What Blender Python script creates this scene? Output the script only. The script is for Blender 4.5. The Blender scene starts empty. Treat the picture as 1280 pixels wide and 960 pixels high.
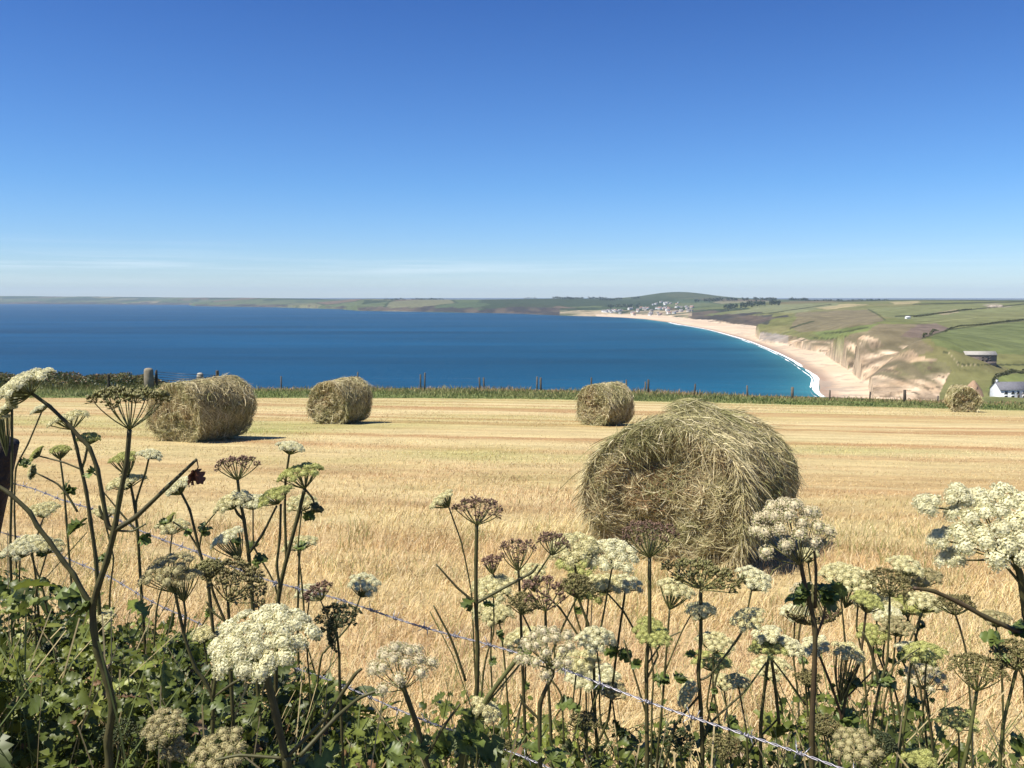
import bpy, math, random
import numpy as np
from mathutils import Vector
rng = np.random.default_rng(7); random.seed(7)
R = math.radians
sc = bpy.context.scene
col = sc.collection
# ------------------------------------------------ camera, world, sun, exposure
F = 1110.0; PITCH = math.atan((480-371)/F); SEA = -60.0
cam = bpy.data.cameras.new('camera'); cam.sensor_width = 36; cam.lens = F/1280*36
cam.clip_start = 0.05; cam.clip_end = 60000
cam_o = bpy.data.objects.new('camera', cam); col.objects.link(cam_o)
cam_o.rotation_euler = (math.pi/2-PITCH, 0, 0); sc.camera = cam_o
SUN_EL = R(58); sdir = np.array([-0.90, -0.44]); sdir /= np.hypot(*sdir)
w = bpy.data.worlds.new('World'); sc.world = w; w.use_nodes = True
nt = w.node_tree; nt.nodes.clear()
out = nt.nodes.new('ShaderNodeOutputWorld'); bg = nt.nodes.new('ShaderNodeBackground')
sky = nt.nodes.new('ShaderNodeTexSky'); sky.sky_type = 'NISHITA'; sky.sun_disc = False
sky.sun_elevation = SUN_EL; sky.sun_rotation = math.atan2(sdir[0], sdir[1])
sky.air_density = 1.0; sky.dust_density = 0.15; sky.ozone_density = 3.5; sky.altitude = 0
bg.inputs['Strength'].default_value = 0.070
# thin wisps of cloud low over the far coast
tc = nt.nodes.new('ShaderNodeTexCoord'); sep = nt.nodes.new('ShaderNodeSeparateXYZ')
nt.links.new(tc.outputs['Generated'], sep.inputs[0])
mp = nt.nodes.new('ShaderNodeMapping'); mp.inputs['Scale'].default_value = (2.2, 2.2, 75)
nt.links.new(tc.outputs['Generated'], mp.inputs[0])
nz = nt.nodes.new('ShaderNodeTexNoise'); nz.inputs['Scale'].default_value = 2.0; nz.inputs['Detail'].default_value = 6
nz.inputs['Roughness'].default_value = .6
nt.links.new(mp.outputs[0], nz.inputs['Vector'])
rp = nt.nodes.new('ShaderNodeValToRGB'); rp.color_ramp.elements[0].position = .47; rp.color_ramp.elements[1].position = .72
nt.links.new(nz.outputs['Fac'], rp.inputs[0])
band = nt.nodes.new('ShaderNodeValToRGB'); e = band.color_ramp.elements      # elevation band
e[0].position = 0.0; e[0].color = (.25,.25,.25,1); e[1].position = .065; e[1].color = (0,0,0,1)
for p_, v_ in ((.02,.25),(.034,1.0),(.044,.3)):
    q = e.new(p_); q.color = (v_,v_,v_,1)
nt.links.new(sep.outputs['Z'], band.inputs[0])
xr = nt.nodes.new('ShaderNodeMapRange'); xr.inputs[1].default_value = -.5; xr.inputs[2].default_value = .55
xr.inputs[3].default_value = 1.0; xr.inputs[4].default_value = .25
nt.links.new(sep.outputs['X'], xr.inputs[0])
m1 = nt.nodes.new('ShaderNodeMath'); m1.operation = 'MULTIPLY'; m2 = nt.nodes.new('ShaderNodeMath'); m2.operation = 'MULTIPLY'
m3 = nt.nodes.new('ShaderNodeMath'); m3.operation = 'MULTIPLY'; m3.inputs[1].default_value = .34
nt.links.new(rp.outputs[0], m1.inputs[0]); nt.links.new(band.outputs[0], m1.inputs[1])
nt.links.new(m1.outputs[0], m2.inputs[0]); nt.links.new(xr.outputs[0], m2.inputs[1]); nt.links.new(m2.outputs[0], m3.inputs[0])
mx = nt.nodes.new('ShaderNodeMixRGB'); mx.inputs[2].default_value = (12, 12.4, 13, 1)
hs = nt.nodes.new('ShaderNodeMixRGB'); hs.blend_type = 'MULTIPLY'; hs.inputs[0].default_value = 1
tint = nt.nodes.new('ShaderNodeValToRGB'); e = tint.color_ramp.elements      # very clear Atlantic air: bluer overhead
e[0].position = 0; e[0].color = (.92,1.10,1.40,1); e[1].position = .32; e[1].color = (.30,.565,1.04,1)
for p_, v_ in ((.06,(.66,.93,1.34,1)),(.12,(.51,.84,1.27,1))):
    q = e.new(p_); q.color = v_
nt.links.new(sep.outputs['Z'], tint.inputs[0]); nt.links.new(tint.outputs[0], hs.inputs[2])
nt.links.new(sky.outputs[0], hs.inputs[1])
nt.links.new(m3.outputs[0], mx.inputs[0]); nt.links.new(hs.outputs[0], mx.inputs[1])
nt.links.new(mx.outputs[0], bg.inputs[0]); nt.links.new(bg.outputs[0], out.inputs[0])
sl = bpy.data.lights.new('sun', 'SUN'); sl.energy = 5.0; sl.angle = R(.5); sl.color = (1.0, .94, .82)
so = bpy.data.objects.new('sun', sl); col.objects.link(so)
so.rotation_euler = Vector((sdir[0]*math.cos(SUN_EL), sdir[1]*math.cos(SUN_EL), math.sin(SUN_EL))).to_track_quat('Z','Y').to_euler()
sc.view_settings.view_transform = 'Standard'; sc.view_settings.look = 'None'
sc.view_settings.exposure = 0.68; sc.view_settings.gamma = 1; sc.view_settings.use_curve_mapping = False
sc.cycles.max_bounces = 6; sc.cycles.transparent_max_bounces = 6; sc.cycles.volume_bounces = 0

# ------------------------------------------------ helpers
cp, sp_ = math.cos(PITCH), math.sin(PITCH)
def ray(px, py):
    u = (np.asarray(px, float)-640)/F; v = (480-np.asarray(py, float))/F
    return np.stack([u+0*v, cp+v*sp_+0*u, -sp_+v*cp+0*u], -1)
def P(px, py, Y):
    d = ray(px, py); return d*(np.asarray(Y, float)/d[..., 1])[..., None]
def proj(V):
    V = np.asarray(V, float); d = V[...,1]*cp - V[...,2]*sp_; up = V[...,1]*sp_ + V[...,2]*cp
    return 640+F*V[...,0]/d, 480-F*up/d
def _h(ix, iy, seed):
    n = (ix.astype(np.int64)*374761393 + iy.astype(np.int64)*668265263 + seed*69069) & 0x7fffffff
    n = ((n ^ (n >> 13))*1274126177) & 0x7fffffff
    return ((n ^ (n >> 16)) & 0xffff)/65535.0
def noise(x, y, s=1.0, seed=0, oct=4):
    x = np.asarray(x, float)/s; y = np.asarray(y, float)/s; r = 0; a = 1; t = 0
    for o in range(oct):
        ix = np.floor(x); iy = np.floor(y); fx = x-ix; fy = y-iy
        fx = fx*fx*(3-2*fx); fy = fy*fy*(3-2*fy)
        v = (_h(ix,iy,seed+o)*(1-fx)+_h(ix+1,iy,seed+o)*fx)*(1-fy)+(_h(ix,iy+1,seed+o)*(1-fx)+_h(ix+1,iy+1,seed+o)*fx)*fy
        r = r+a*v; t += a; a *= .5; x = x*2.03+17.1; y = y*2.03+9.7
    return r/t
def tag(o, label=None, cat=None, group=None, kind=None):
    if label: o['label'] = label
    if cat: o['category'] = cat
    if group: o['group'] = group
    if kind: o['kind'] = kind
    return o
def empty(name, loc, label=None, cat=None, group=None, rz=0):
    o = bpy.data.objects.new(name, None); col.objects.link(o); o.location = [float(a) for a in loc]; o.rotation_euler[2] = rz
    o.empty_display_size = .1
    return tag(o, label, cat, group)
def mk(name, V, faces, mat, parent=None, colr=None, smooth=False, origin=None, midx=None):
    """faces: list of int arrays (n,3) or (n,4)"""
    V = np.asarray(V, np.float32)
    if origin is not None: V = V-np.asarray(origin, np.float32)
    faces = [np.asarray(f, np.int32) for f in faces if len(f)]
    me = bpy.data.meshes.new(name)
    me.vertices.add(len(V)); me.vertices.foreach_set('co', V.ravel())
    nl = sum(f.size for f in faces); nf = sum(len(f) for f in faces)
    me.loops.add(nl); me.polygons.add(nf)
    me.loops.foreach_set('vertex_index', np.concatenate([f.ravel() for f in faces]))
    tot = np.concatenate([np.full(len(f), f.shape[1], np.int32) for f in faces])
    st = np.concatenate([[0], np.cumsum(tot)[:-1]]).astype(np.int32)
    me.polygons.foreach_set('loop_start', st)
    if smooth: me.polygons.foreach_set('use_smooth', np.ones(nf, bool))
    if midx is not None: me.polygons.foreach_set('material_index', np.asarray(midx, np.int32))
    me.update(calc_edges=True)
    if colr is not None:
        c = np.asarray(colr, np.float32)
        if c.ndim == 1: c = np.tile(c, (len(V),1))
        if c.shape[1] == 3: c = np.concatenate([c, np.ones((len(c),1), np.float32)], 1)
        at = me.color_attributes.new('Col', 'FLOAT_COLOR', 'POINT'); at.data.foreach_set('color', c.ravel())
    for m in (mat if isinstance(mat, (list,tuple)) else [mat]): me.materials.append(m)
    o = bpy.data.objects.new(name, me); col.objects.link(o)
    if origin is not None and parent is None: o.location = [float(a) for a in origin]
    if parent is not None: o.parent = parent
    return o
class MB:
    def __init__(s): s.V=[]; s.T=[]; s.Q=[]; s.C=[]; s.n=0
    def add(s, V, T=None, Q=None, C=(1,1,1)):
        V = np.asarray(V, float).reshape(-1,3); C = np.asarray(C, float)
        if C.ndim == 1: C = np.tile(C[:3], (len(V),1))
        if T is not None and len(T): s.T.append(np.asarray(T)+s.n)
        if Q is not None and len(Q): s.Q.append(np.asarray(Q)+s.n)
        s.V.append(V); s.C.append(C[:, :3]); s.n += len(V)
    def build(s, name, mat, parent=None, smooth=False, origin=None):
        V = np.concatenate(s.V); C = np.concatenate(s.C)
        if parent is not None and origin is None and parent.type == 'EMPTY': origin = np.array(parent.location)
        o = mk(name, V, [np.concatenate(a) for a in (s.T, s.Q) if a], mat, parent, C, smooth, origin)
        return o
def unit(v): v = np.asarray(v, float); return v/np.maximum(np.linalg.norm(v, axis=-1, keepdims=True), 1e-9)
def frame(n):
    n = unit(n); a = np.where(np.abs(n[..., 2:3]) < .9, np.array([0,0,1.]), np.array([1.,0,0]))
    e1 = unit(np.cross(a, n)); return e1, np.cross(n, e1), n
def spline(pts, per=5):
    pts = np.asarray(pts, float)
    if len(pts) < 3:
        t = np.linspace(0,1,per+1)[:,None]; return pts[0]*(1-t)+pts[-1]*t
    p = np.vstack([2*pts[0]-pts[1], pts, 2*pts[-1]-pts[-2]]); o = []
    for i in range(1, len(p)-2):
        for t in np.linspace(0,1,per,endpoint=False):
            o.append(.5*((2*p[i])+(-p[i-1]+p[i+1])*t+(2*p[i-1]-5*p[i]+4*p[i+1]-p[i+2])*t*t+(-p[i-1]+3*p[i]-3*p[i+1]+p[i+2])*t**3))
    o.append(p[-2]); return np.array(o)
def tube(mb, path, rad, sides=7, C=(1,1,1), cap=True, ribs=0):
    path = np.asarray(path, float); k = len(path)
    rad = np.interp(np.linspace(0,1,k), np.linspace(0,1,len(np.atleast_1d(rad))), np.atleast_1d(rad))
    d = np.gradient(path, axis=0); e1, e2, _ = frame(d)
    for i in range(1,k):                                   # keep the frame from flipping
        a = e1[i-1]-np.dot(e1[i-1], unit(d[i]))*unit(d[i]); e1[i] = unit(a); e2[i] = np.cross(unit(d[i]), e1[i])
    th = np.linspace(0, 2*math.pi, sides, endpoint=False)
    rb = 1-ribs*(np.arange(sides)%2)[None,:,None]
    V = path[:,None]+rad[:,None,None]*rb*(np.cos(th)[None,:,None]*e1[:,None]+np.sin(th)[None,:,None]*e2[:,None])
    j = np.arange(sides); jn = (j+1)%sides; i = np.arange(k-1)[:,None]*sides
    Q = np.stack([i+j, i+jn, i+sides+jn, i+sides+j], -1).reshape(-1,4)
    V = V.reshape(-1,3); T = None; C = np.asarray(C, float)
    if C.ndim == 2: C = np.repeat(C, sides, 0)*(np.tile(1-1.6*ribs*(np.arange(sides)%2), k)[:,None] if ribs else 1)
    if cap:
        V = np.vstack([V, path[0], path[-1]]); n = k*sides
        T = np.vstack([np.stack([jn, j, 0*j+n], -1), np.stack([(k-1)*sides+j, (k-1)*sides+jn, 0*j+n+1], -1)])
        if C.ndim == 2: C = np.vstack([C, C[0], C[-1]])
    mb.add(V, T, Q, C)
def ribbons(mb, PT, wid, C, taper=True):
    """PT (n,k,3) strands, wid (n,), C (n,3): flat strips with random facing"""
    n, k, _ = PT.shape
    d = unit(np.gradient(PT, axis=1)); r = unit(rng.normal(size=(n,1,3))); s = unit(np.cross(d, r))
    tp = (np.sin(np.linspace(.12,.93,k)*math.pi) if taper else np.ones(k))[None,:,None]
    h = s*np.asarray(wid)[:,None,None]*.5*tp
    V = np.stack([PT-h, PT+h], 2).reshape(-1,3)
    b = (np.arange(n)*k*2)[:,None]+(np.arange(k-1)*2)[None,:]
    Q = np.stack([b, b+1, b+3, b+2], -1).reshape(-1,4)
    mb.add(V, None, Q, np.repeat(C, k*2, 0))
BQ = np.array([[0,3,2,1],[4,5,6,7],[0,1,5,4],[1,2,6,5],[2,3,7,6],[3,0,4,7]])
def box(mb, c, s, C=(1,1,1), M=None):
    v = np.array([[-1,-1,-1],[1,-1,-1],[1,1,-1],[-1,1,-1],[-1,-1,1],[1,-1,1],[1,1,1],[-1,1,1]])*.5*np.asarray(s)+np.asarray(c)
    if M is not None: v = v@np.asarray(M).T
    mb.add(v, None, BQ, C)
# ------------------------------------------------ materials
def mat_col(name, rough=.8, spec=.2, nscale=0, namt=0, transl=0, bump=0, bscale=40, hue=(1,1,1)):
    m = bpy.data.materials.new(name); m.use_nodes = True; t = m.node_tree; b = t.nodes['Principled BSDF']
    at = t.nodes.new('ShaderNodeAttribute'); at.attribute_name = 'Col'
    b.inputs['Roughness'].default_value = rough; b.inputs['Specular IOR Level'].default_value = spec
    c = at.outputs['Color']; tc = t.nodes.new('ShaderNodeTexCoord')
    if namt:
        n = t.nodes.new('ShaderNodeTexNoise'); n.inputs['Scale'].default_value = nscale; n.inputs['Detail'].default_value = 5
        t.links.new(tc.outputs['Object'], n.inputs['Vector'])
        r = t.nodes.new('ShaderNodeMapRange'); r.inputs[1].default_value = .3; r.inputs[2].default_value = .7
        r.inputs[3].default_value = 1-namt; r.inputs[4].default_value = 1+namt; t.links.new(n.outputs['Fac'], r.inputs[0])
        mm = t.nodes.new('ShaderNodeVectorMath'); mm.operation = 'SCALE'; t.links.new(c, mm.inputs[0]); t.links.new(r.outputs[0], mm.inputs['Scale'])
        c = mm.outputs[0]
    t.links.new(c, b.inputs['Base Color'])
    if bump:
        n2 = t.nodes.new('ShaderNodeTexNoise'); n2.inputs['Scale'].default_value = bscale; n2.inputs['Detail'].default_value = 6
        t.links.new(tc.outputs['Object'], n2.inputs['Vector'])
        bp = t.nodes.new('ShaderNodeBump'); bp.inputs['Strength'].default_value = bump; bp.inputs['Distance'].default_value = .02
        t.links.new(n2.outputs['Fac'], bp.inputs['Height']); t.links.new(bp.outputs[0], b.inputs['Normal'])
    if transl:
        tr = t.nodes.new('ShaderNodeBsdfTranslucent'); t.links.new(c, tr.inputs[0]); ms = t.nodes.new('ShaderNodeMixShader')
        ms.inputs[0].default_value = transl; o = t.nodes['Material Output']
        t.links.new(b.outputs[0], ms.inputs[1]); t.links.new(tr.outputs[0], ms.inputs[2]); t.links.new(ms.outputs[0], o.inputs[0])
    return m
M_straw = mat_col('dry_grass', .7, .25, transl=.25)
M_hay = mat_col('hay', .75, .25, transl=.15)
M_haycore = mat_col('hay_core', .9, .1, 30, .5, bump=1, bscale=60)
M_leaf = mat_col('leaf', .45, .4, 25, .25, transl=.3)
M_stem = mat_col('stem', .55, .35, 60, .25)
M_flower = mat_col('floret', .7, .2, transl=.35)
M_grass = mat_col('green_grass', .6, .3, transl=.3)
M_wood = mat_col('weathered_wood', .85, .2, 18, .35, bump=.6, bscale=50)
M_stone = mat_col('stone', .9, .2, 3, .3, bump=.6, bscale=8)
M_metal = mat_col('galvanised_wire', .4, .5)
M_metal.node_tree.nodes['Principled BSDF'].inputs['Metallic'].default_value = .55
M_build = mat_col('building', .8, .2, .8, .12)
def mat_ground():
    m = bpy.data.materials.new('mown_field'); m.use_nodes = True; t = m.node_tree; b = t.nodes['Principled BSDF']
    b.inputs['Roughness'].default_value = .95; b.inputs['Specular IOR Level'].default_value = .1
    at = t.nodes.new('ShaderNodeAttribute'); at.attribute_name = 'Col'; tc = t.nodes.new('ShaderNodeTexCoord')
    def nmap(scale, rot, det):
        mp = t.nodes.new('ShaderNodeMapping'); mp.inputs['Scale'].default_value = scale; mp.inputs['Rotation'].default_value[2] = rot
        n = t.nodes.new('ShaderNodeTexNoise'); n.inputs['Scale'].default_value = 1; n.inputs['Detail'].default_value = det; n.inputs['Roughness'].default_value = .7
        t.links.new(tc.outputs['Object'], mp.inputs[0]); t.links.new(mp.outputs[0], n.inputs['Vector']); return n.outputs['Fac']
    a = nmap((.5, 2.2, 1), .05, 8); c = nmap((14, 22, 14), 0, 6)
    mu = t.nodes.new('ShaderNodeMath'); mu.operation = 'ADD'; t.links.new(a, mu.inputs[0]); t.links.new(c, mu.inputs[1])
    r = t.nodes.new('ShaderNodeMapRange'); r.inputs[1].default_value = .72; r.inputs[2].default_value = 1.28; r.inputs[3].default_value = .62; r.inputs[4].default_value = 1.32
    t.links.new(mu.outputs[0], r.inputs[0])
    mm = t.nodes.new('ShaderNodeVectorMath'); mm.operation = 'SCALE'; t.links.new(at.outputs['Color'], mm.inputs[0]); t.links.new(r.outputs[0], mm.inputs['Scale'])
    t.links.new(mm.outputs[0], b.inputs['Base Color'])
    bp = t.nodes.new('ShaderNodeBump'); bp.inputs['Strength'].default_value = .5; bp.inputs['Distance'].default_value = .05
    t.links.new(c, bp.inputs['Height']); t.links.new(bp.outputs[0], b.inputs['Normal'])
    return m
M_ground = mat_ground()
def mat_hills(sand=False):
    m = bpy.data.materials.new('beach_sand' if sand else 'coastal_turf'); m.use_nodes = True; t = m.node_tree; b = t.nodes['Principled BSDF']
    b.inputs['Roughness'].default_value = .95; b.inputs['Specular IOR Level'].default_value = .1
    at = t.nodes.new('ShaderNodeAttribute'); at.attribute_name = 'Col'; tc = t.nodes.new('ShaderNodeTexCoord')
    n = t.nodes.new('ShaderNodeTexNoise'); n.inputs['Scale'].default_value = .06 if not sand else .02; n.inputs['Detail'].default_value = 9; n.inputs['Roughness'].default_value = .65
    t.links.new(tc.outputs['Object'], n.inputs['Vector'])
    r = t.nodes.new('ShaderNodeMapRange'); r.inputs[1].default_value = .3; r.inputs[2].default_value = .7
    k = .1 if sand else .35
    r.inputs[3].default_value = 1-k; r.inputs[4].default_value = 1+k; t.links.new(n.outputs['Fac'], r.inputs[0])
    mm = t.nodes.new('ShaderNodeVectorMath'); mm.operation = 'SCALE'; t.links.new(at.outputs['Color'], mm.inputs[0]); t.links.new(r.outputs[0], mm.inputs['Scale'])
    t.links.new(mm.outputs[0], b.inputs['Base Color'])
    bp = t.nodes.new('ShaderNodeBump'); bp.inputs['Strength'].default_value = .6; bp.inputs['Distance'].default_value = 1.2
    t.links.new(n.outputs['Fac'], bp.inputs['Height']); t.links.new(bp.outputs[0], b.inputs['Normal'])
    return m
def mat_water():
    m = bpy.data.materials.new('sea_water'); m.use_nodes = True; t = m.node_tree; b = t.nodes['Principled BSDF']
    b.inputs['Roughness'].default_value = .5; b.inputs['Specular IOR Level'].default_value = .12
    at = t.nodes.new('ShaderNodeAttribute'); at.attribute_name = 'Col'; tc = t.nodes.new('ShaderNodeTexCoord')
    mp = t.nodes.new('ShaderNodeMapping'); mp.inputs['Scale'].default_value = (.0016, .007, 1)
    n = t.nodes.new('ShaderNodeTexNoise'); n.inputs['Scale'].default_value = 1; n.inputs['Detail'].default_value = 12; n.inputs['Roughness'].default_value = .72
    t.links.new(tc.outputs['Object'], mp.inputs[0]); t.links.new(mp.outputs[0], n.inputs['Vector'])
    r = t.nodes.new('ShaderNodeMapRange'); r.inputs[1].default_value = .3; r.inputs[2].default_value = .7; r.inputs[3].default_value = .68; r.inputs[4].default_value = 1.3
    t.links.new(n.outputs['Fac'], r.inputs[0])
    mm = t.nodes.new('ShaderNodeVectorMath'); mm.operation = 'SCALE'; t.links.new(at.outputs['Color'], mm.inputs[0]); t.links.new(r.outputs[0], mm.inputs['Scale'])
    t.links.new(mm.outputs[0], b.inputs['Base Color'])
    mp2 = t.nodes.new('ShaderNodeMapping'); mp2.inputs['Scale'].default_value = (.0007, .0045, 1); mp2.inputs['Rotation'].default_value[2] = .12
    n3 = t.nodes.new('ShaderNodeTexNoise'); n3.inputs['Scale'].default_value = 1; n3.inputs['Detail'].default_value = 4; t.links.new(tc.outputs['Object'], mp2.inputs[0]); t.links.new(mp2.outputs[0], n3.inputs['Vector'])
    r3 = t.nodes.new('ShaderNodeMapRange'); r3.inputs[1].default_value = .4; r3.inputs[2].default_value = .6; r3.inputs[3].default_value = .84; r3.inputs[4].default_value = 1.14; t.links.new(n3.outputs['Fac'], r3.inputs[0])
    m4 = t.nodes.new('ShaderNodeVectorMath'); m4.operation = 'SCALE'; t.links.new(mm.outputs[0], m4.inputs[0]); t.links.new(r3.outputs[0], m4.inputs['Scale']); t.links.new(m4.outputs[0], b.inputs['Base Color'])
    n2 = t.nodes.new('ShaderNodeTexNoise'); n2.inputs['Scale'].default_value = .12; n2.inputs['Detail'].default_value = 8; n2.inputs['Roughness'].default_value = .7
    t.links.new(tc.outputs['Object'], n2.inputs['Vector'])
    bp = t.nodes.new('ShaderNodeBump'); bp.inputs['Strength'].default_value = 1; bp.inputs['Distance'].default_value = 1.3
    t.links.new(n2.outputs['Fac'], bp.inputs['Height']); t.links.new(bp.outputs[0], b.inputs['Normal'])
    return m

# ------------------------------------------------ the bay: coastline and terrain from control points
def sea_pt(px, py, z=SEA):
    d = ray(px, py); return d*(z/d[2])
WL = [(1025,493),(1023,474),(1011,464),(991,451),(967.6,439),(937,427),(917,420.6),(883.6,412),(850,406),(838,403.4),(805,399),(777,397),(747,395.7),
      (700,394.5),(645,392),(581,391),(521,389.7),(450,388.6),(425,386.5),(336,384),(245,382.7),(235,381),(0,380),(-250,379.4)]
wl = np.array([sea_pt(*p)[:2] for p in WL])
wl = np.vstack([[-260,120],[-120,150],[60,190],[150,330],[178,450], wl, [-9500,8200]])
FT = [(1150,501),(1120,500),(1092,498),(1085,481),(1065,464),(1028,441),(978,430),(951,426),(944,417),(947,409),(917,405.5),(884,402),(850,397),(820,394),(780,393.3),(747,393.5)]
ft = np.array([sea_pt(*p, -57)[:2] for p in FT])
top = []     # px, py, distance
top += [(1176,501,490),(1189,461,520),(1189,440,600),(1189,410,900),(1189,390,1300),(1189,377,2000),(1189,376.5,3500),
        (1280,501,430),(1240,501,444),(1240,485,500),(1280,470,540),(1225,453,600),(1280,448,620),(1280,430,720),(1280,400,1000),(1280,377,1900),(1280,377,3500),
        (1400,505,420),(1400,470,540),(1400,430,720),(1400,400,1000),(1400,378,1900),(1400,377,3500),(1600,500,420),(1600,430,720),(1600,380,1900),(1600,378,3500),
        (1135,431,560),(1135,417,660),(1135,400,1000),(1135,385,1500),(1135,377,2100),(1100,419,640),(1100,400,1050),(1100,385,1700),(1100,377.3,2300),(1100,377,3600),
        (1085,415.6,650),(1068,420,735),(1052,424,815),(1060,410,950),(1021,425,960),(1021,408,1150),(1021,395,1500),(1021,380,2200),(1021,376,3000),(1021,376,4000),
        (978,419,1130),(978,404,1260),(950,409,1240),(945,400.5,1850),(947,392,1950),(940,380,2700),(940,375.4,3800),(960,401,1320),(990,398,1400),(990,388,1900),
        (900,400,2150),(900,391,2350),(900,380,3000),(900,375.5,4000),(850,391,2700),(850,385,3200),(850,378,3900),(845,366,5000),(822,368.5,5000),(872,368.8,5000),(800,372,5050),(893,373,5050),(845,370,5500),
        (780,389,3000),(780,382,3600),(780,376,4500),(780,373,5000),(740,389,3050),(740,380,3900),(740,373,4800),(700,388,3300),(700,378,4000),(700,372.8,4700),
        (640,386,3420),(640,378,3800),(640,373,4600),(581,384,3560),(580,378,3900),(580,373.5,4500),(540,382,3730),(540,377,4050),(540,373.5,4500),(521,382,3790),
        (450,381.5,3960),(450,376,4400),(450,373,4800),(480,380,3960),(500,375,4500),(425,380,4600),(400,375,5300),(380,372.5,6300),(336,378,5700),(336,372.5,6300),(300,373,6600),
        (245,378,6400),(245,372.5,7600),(245,371,8500),(235,377,7500),(160,376,8100),(120,370.2,9400),(0,376,8500),(0,369.6,9500),(60,371,9400),(180,370,9600),(-120,376,8500),(-120,370,9500),(-250,375,8600),(-250,369,9600),
        (300,370.5,9500),(400,372,9500)]
tp = np.array([P(*p) for p in top])
C_xy = np.vstack([wl, ft, tp[:,:2], tp[np.array([p[2] > 3400 for p in top])][:, :2]*1.35])
C_z = np.concatenate([np.full(len(wl), SEA), np.full(len(ft), -57.), tp[:,2], np.full(int(sum(p[2] > 3400 for p in top)), -30.)])
_u, _i = np.unique(np.round(C_xy, 0), axis=0, return_index=True); C_xy = C_xy[_i]; C_z = C_z[_i]
def kern(d): return np.sqrt(d*d+30.0**2)
_A = kern(np.linalg.norm(C_xy[:,None]-C_xy[None], axis=-1)); _m = C_z.mean()
_w = np.linalg.solve(_A + np.eye(len(_A))*1e-3, C_z-_m)
def pip(poly, x, y):
    x = np.asarray(x, float); y = np.asarray(y, float); ins = np.zeros(x.shape, bool); n = len(poly)
    for i in range(n):
        x1,y1 = poly[i]; x2,y2 = poly[(i+1)%n]
        if y1 == y2: continue
        c = ((y1 > y) != (y2 > y)) & (x < (x2-x1)*(y-y1)/(y2-y1)+x1); ins ^= c
    return ins
def pdist(line, x, y):
    d = np.full(np.shape(x), 1e9)
    for a, b in zip(line[:-1], line[1:]):
        ab = b-a; t = np.clip(((x-a[0])*ab[0]+(y-a[1])*ab[1])/(ab@ab), 0, 1)
        d = np.minimum(d, np.hypot(x-a[0]-t*ab[0], y-a[1]-t*ab[1]))
    return d
def ftcoord(x, y):
    best = np.full(np.shape(x), 1e9); s = np.zeros(np.shape(x)); acc = 0.
    for a, b in zip(ft[:-1], ft[1:]):
        ab = b-a; L = np.hypot(*ab); t = np.clip(((x-a[0])*ab[0]+(y-a[1])*ab[1])/(ab@ab), 0, 1)
        d = np.hypot(x-a[0]-t*ab[0], y-a[1]-t*ab[1]); m = d < best; best = np.where(m, d, best); s = np.where(m, acc+t*L, s); acc += L
    return s, best
beachpoly = np.vstack([wl[2:18], ft[:1:-1], [[210,440],[190,300]]])
HILL = P(846, 372, 5000.)
SIL = np.array([(-700,369.5),(0,370),(60,370),(150,371),(240,372),(300,372),(380,373.3),(440,374.2),(460,373.5),(540,374.6),(600,374.6),(700,373.2),(740,374),(780,374.6),(800,375),(893,375),(940,374.8),(1000,374.8),(1050,375),(1150,374.7),(1280,374.8),(2200,374.8)])
_r = ray(SIL[:,0], SIL[:,1]); SIL = np.stack([np.degrees(np.arctan2(_r[:,0],_r[:,1])), _r[:,2]/np.hypot(_r[:,0],_r[:,1])],1)
landpoly = np.vstack([wl, [[-9500,30000],[30000,30000],[30000,-200],[-260,-200]]])
def terrain(x, y, rough=True):
    x = np.asarray(x, float); y = np.asarray(y, float); sh = x.shape; x = x.ravel(); y = y.ravel(); z = np.empty(len(x))
    for s in range(0, len(x), 40000):
        q = np.stack([x[s:s+40000], y[s:s+40000]], 1)
        z[s:s+40000] = kern(np.linalg.norm(q[:,None]-C_xy[None], axis=-1))@_w + _m
    ins = pip(landpoly, x, y); d = pdist(wl, x, y); dist = np.hypot(x, y)
    up = np.clip((z+56)/8, 0, 1)
    if rough:
        rr = np.clip(dist/4000, .15, 1)
        z = z + up*((noise(x, y, 160, 3, 4)-.5)*5*rr + (noise(x, y, 26, 5, 3)-.5)*3.0*np.clip(1-(z+40)/14, .12, 1))
    if rough:                                              # buttresses and gullies down the soft cliffs
        fs, fd = ftcoord(x, y); near = (dist < 1600)&(fd < 130)
        bt = noise(fs, fd*.12, 17, 77, 4)-.5; z = z+near*bt*6*np.exp(-((fd-28)/42.)**2)
    bz = SEA+.25+np.minimum(d*.075, 2.8); onbch = pip(beachpoly, x, y)
    z = np.where(onbch, np.minimum(z, bz), z)
    dome = 40*np.exp(-((x-HILL[0])**2/(2*150.**2)+(y-HILL[1])**2/(2*420.**2)))+10*np.exp(-((x-HILL[0]-20)**2/(2*330.**2)+(y-HILL[1])**2/(2*420.**2)))
    tanp = np.interp(np.degrees(np.arctan2(x, y)), SIL[:,0], SIL[:,1]); cap = tanp*dist
    z = np.where(dist > 1800, np.minimum(z, cap)+dome*.9, z)
    z = np.where((dist > 11000) & (x > -1500), SEA+2.5, z)
    zl = np.maximum(z, SEA+.25+np.minimum(d*.05, 2.0)); zs = SEA-.3-np.minimum(d*.04, 8)
    z = np.where(ins, zl, zs)
    return z.reshape(sh)
def hit(px, py, y0=350, y1=6000):
    Y = np.geomspace(y0, y1, 500); p = P(np.full(500, px), np.full(500, py), Y); h = terrain(p[:,0], p[:,1])
    i = int(np.argmax(h > p[:,2])); i = i if i > 0 else int(np.argmax(h-p[:,2]))
    return np.array([p[i,0], p[i,1], h[i]])
az = np.concatenate([np.linspace(-.78,-.56,30,endpoint=False), np.linspace(-.56,.56,900), np.linspace(.561,.80,30)])
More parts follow.
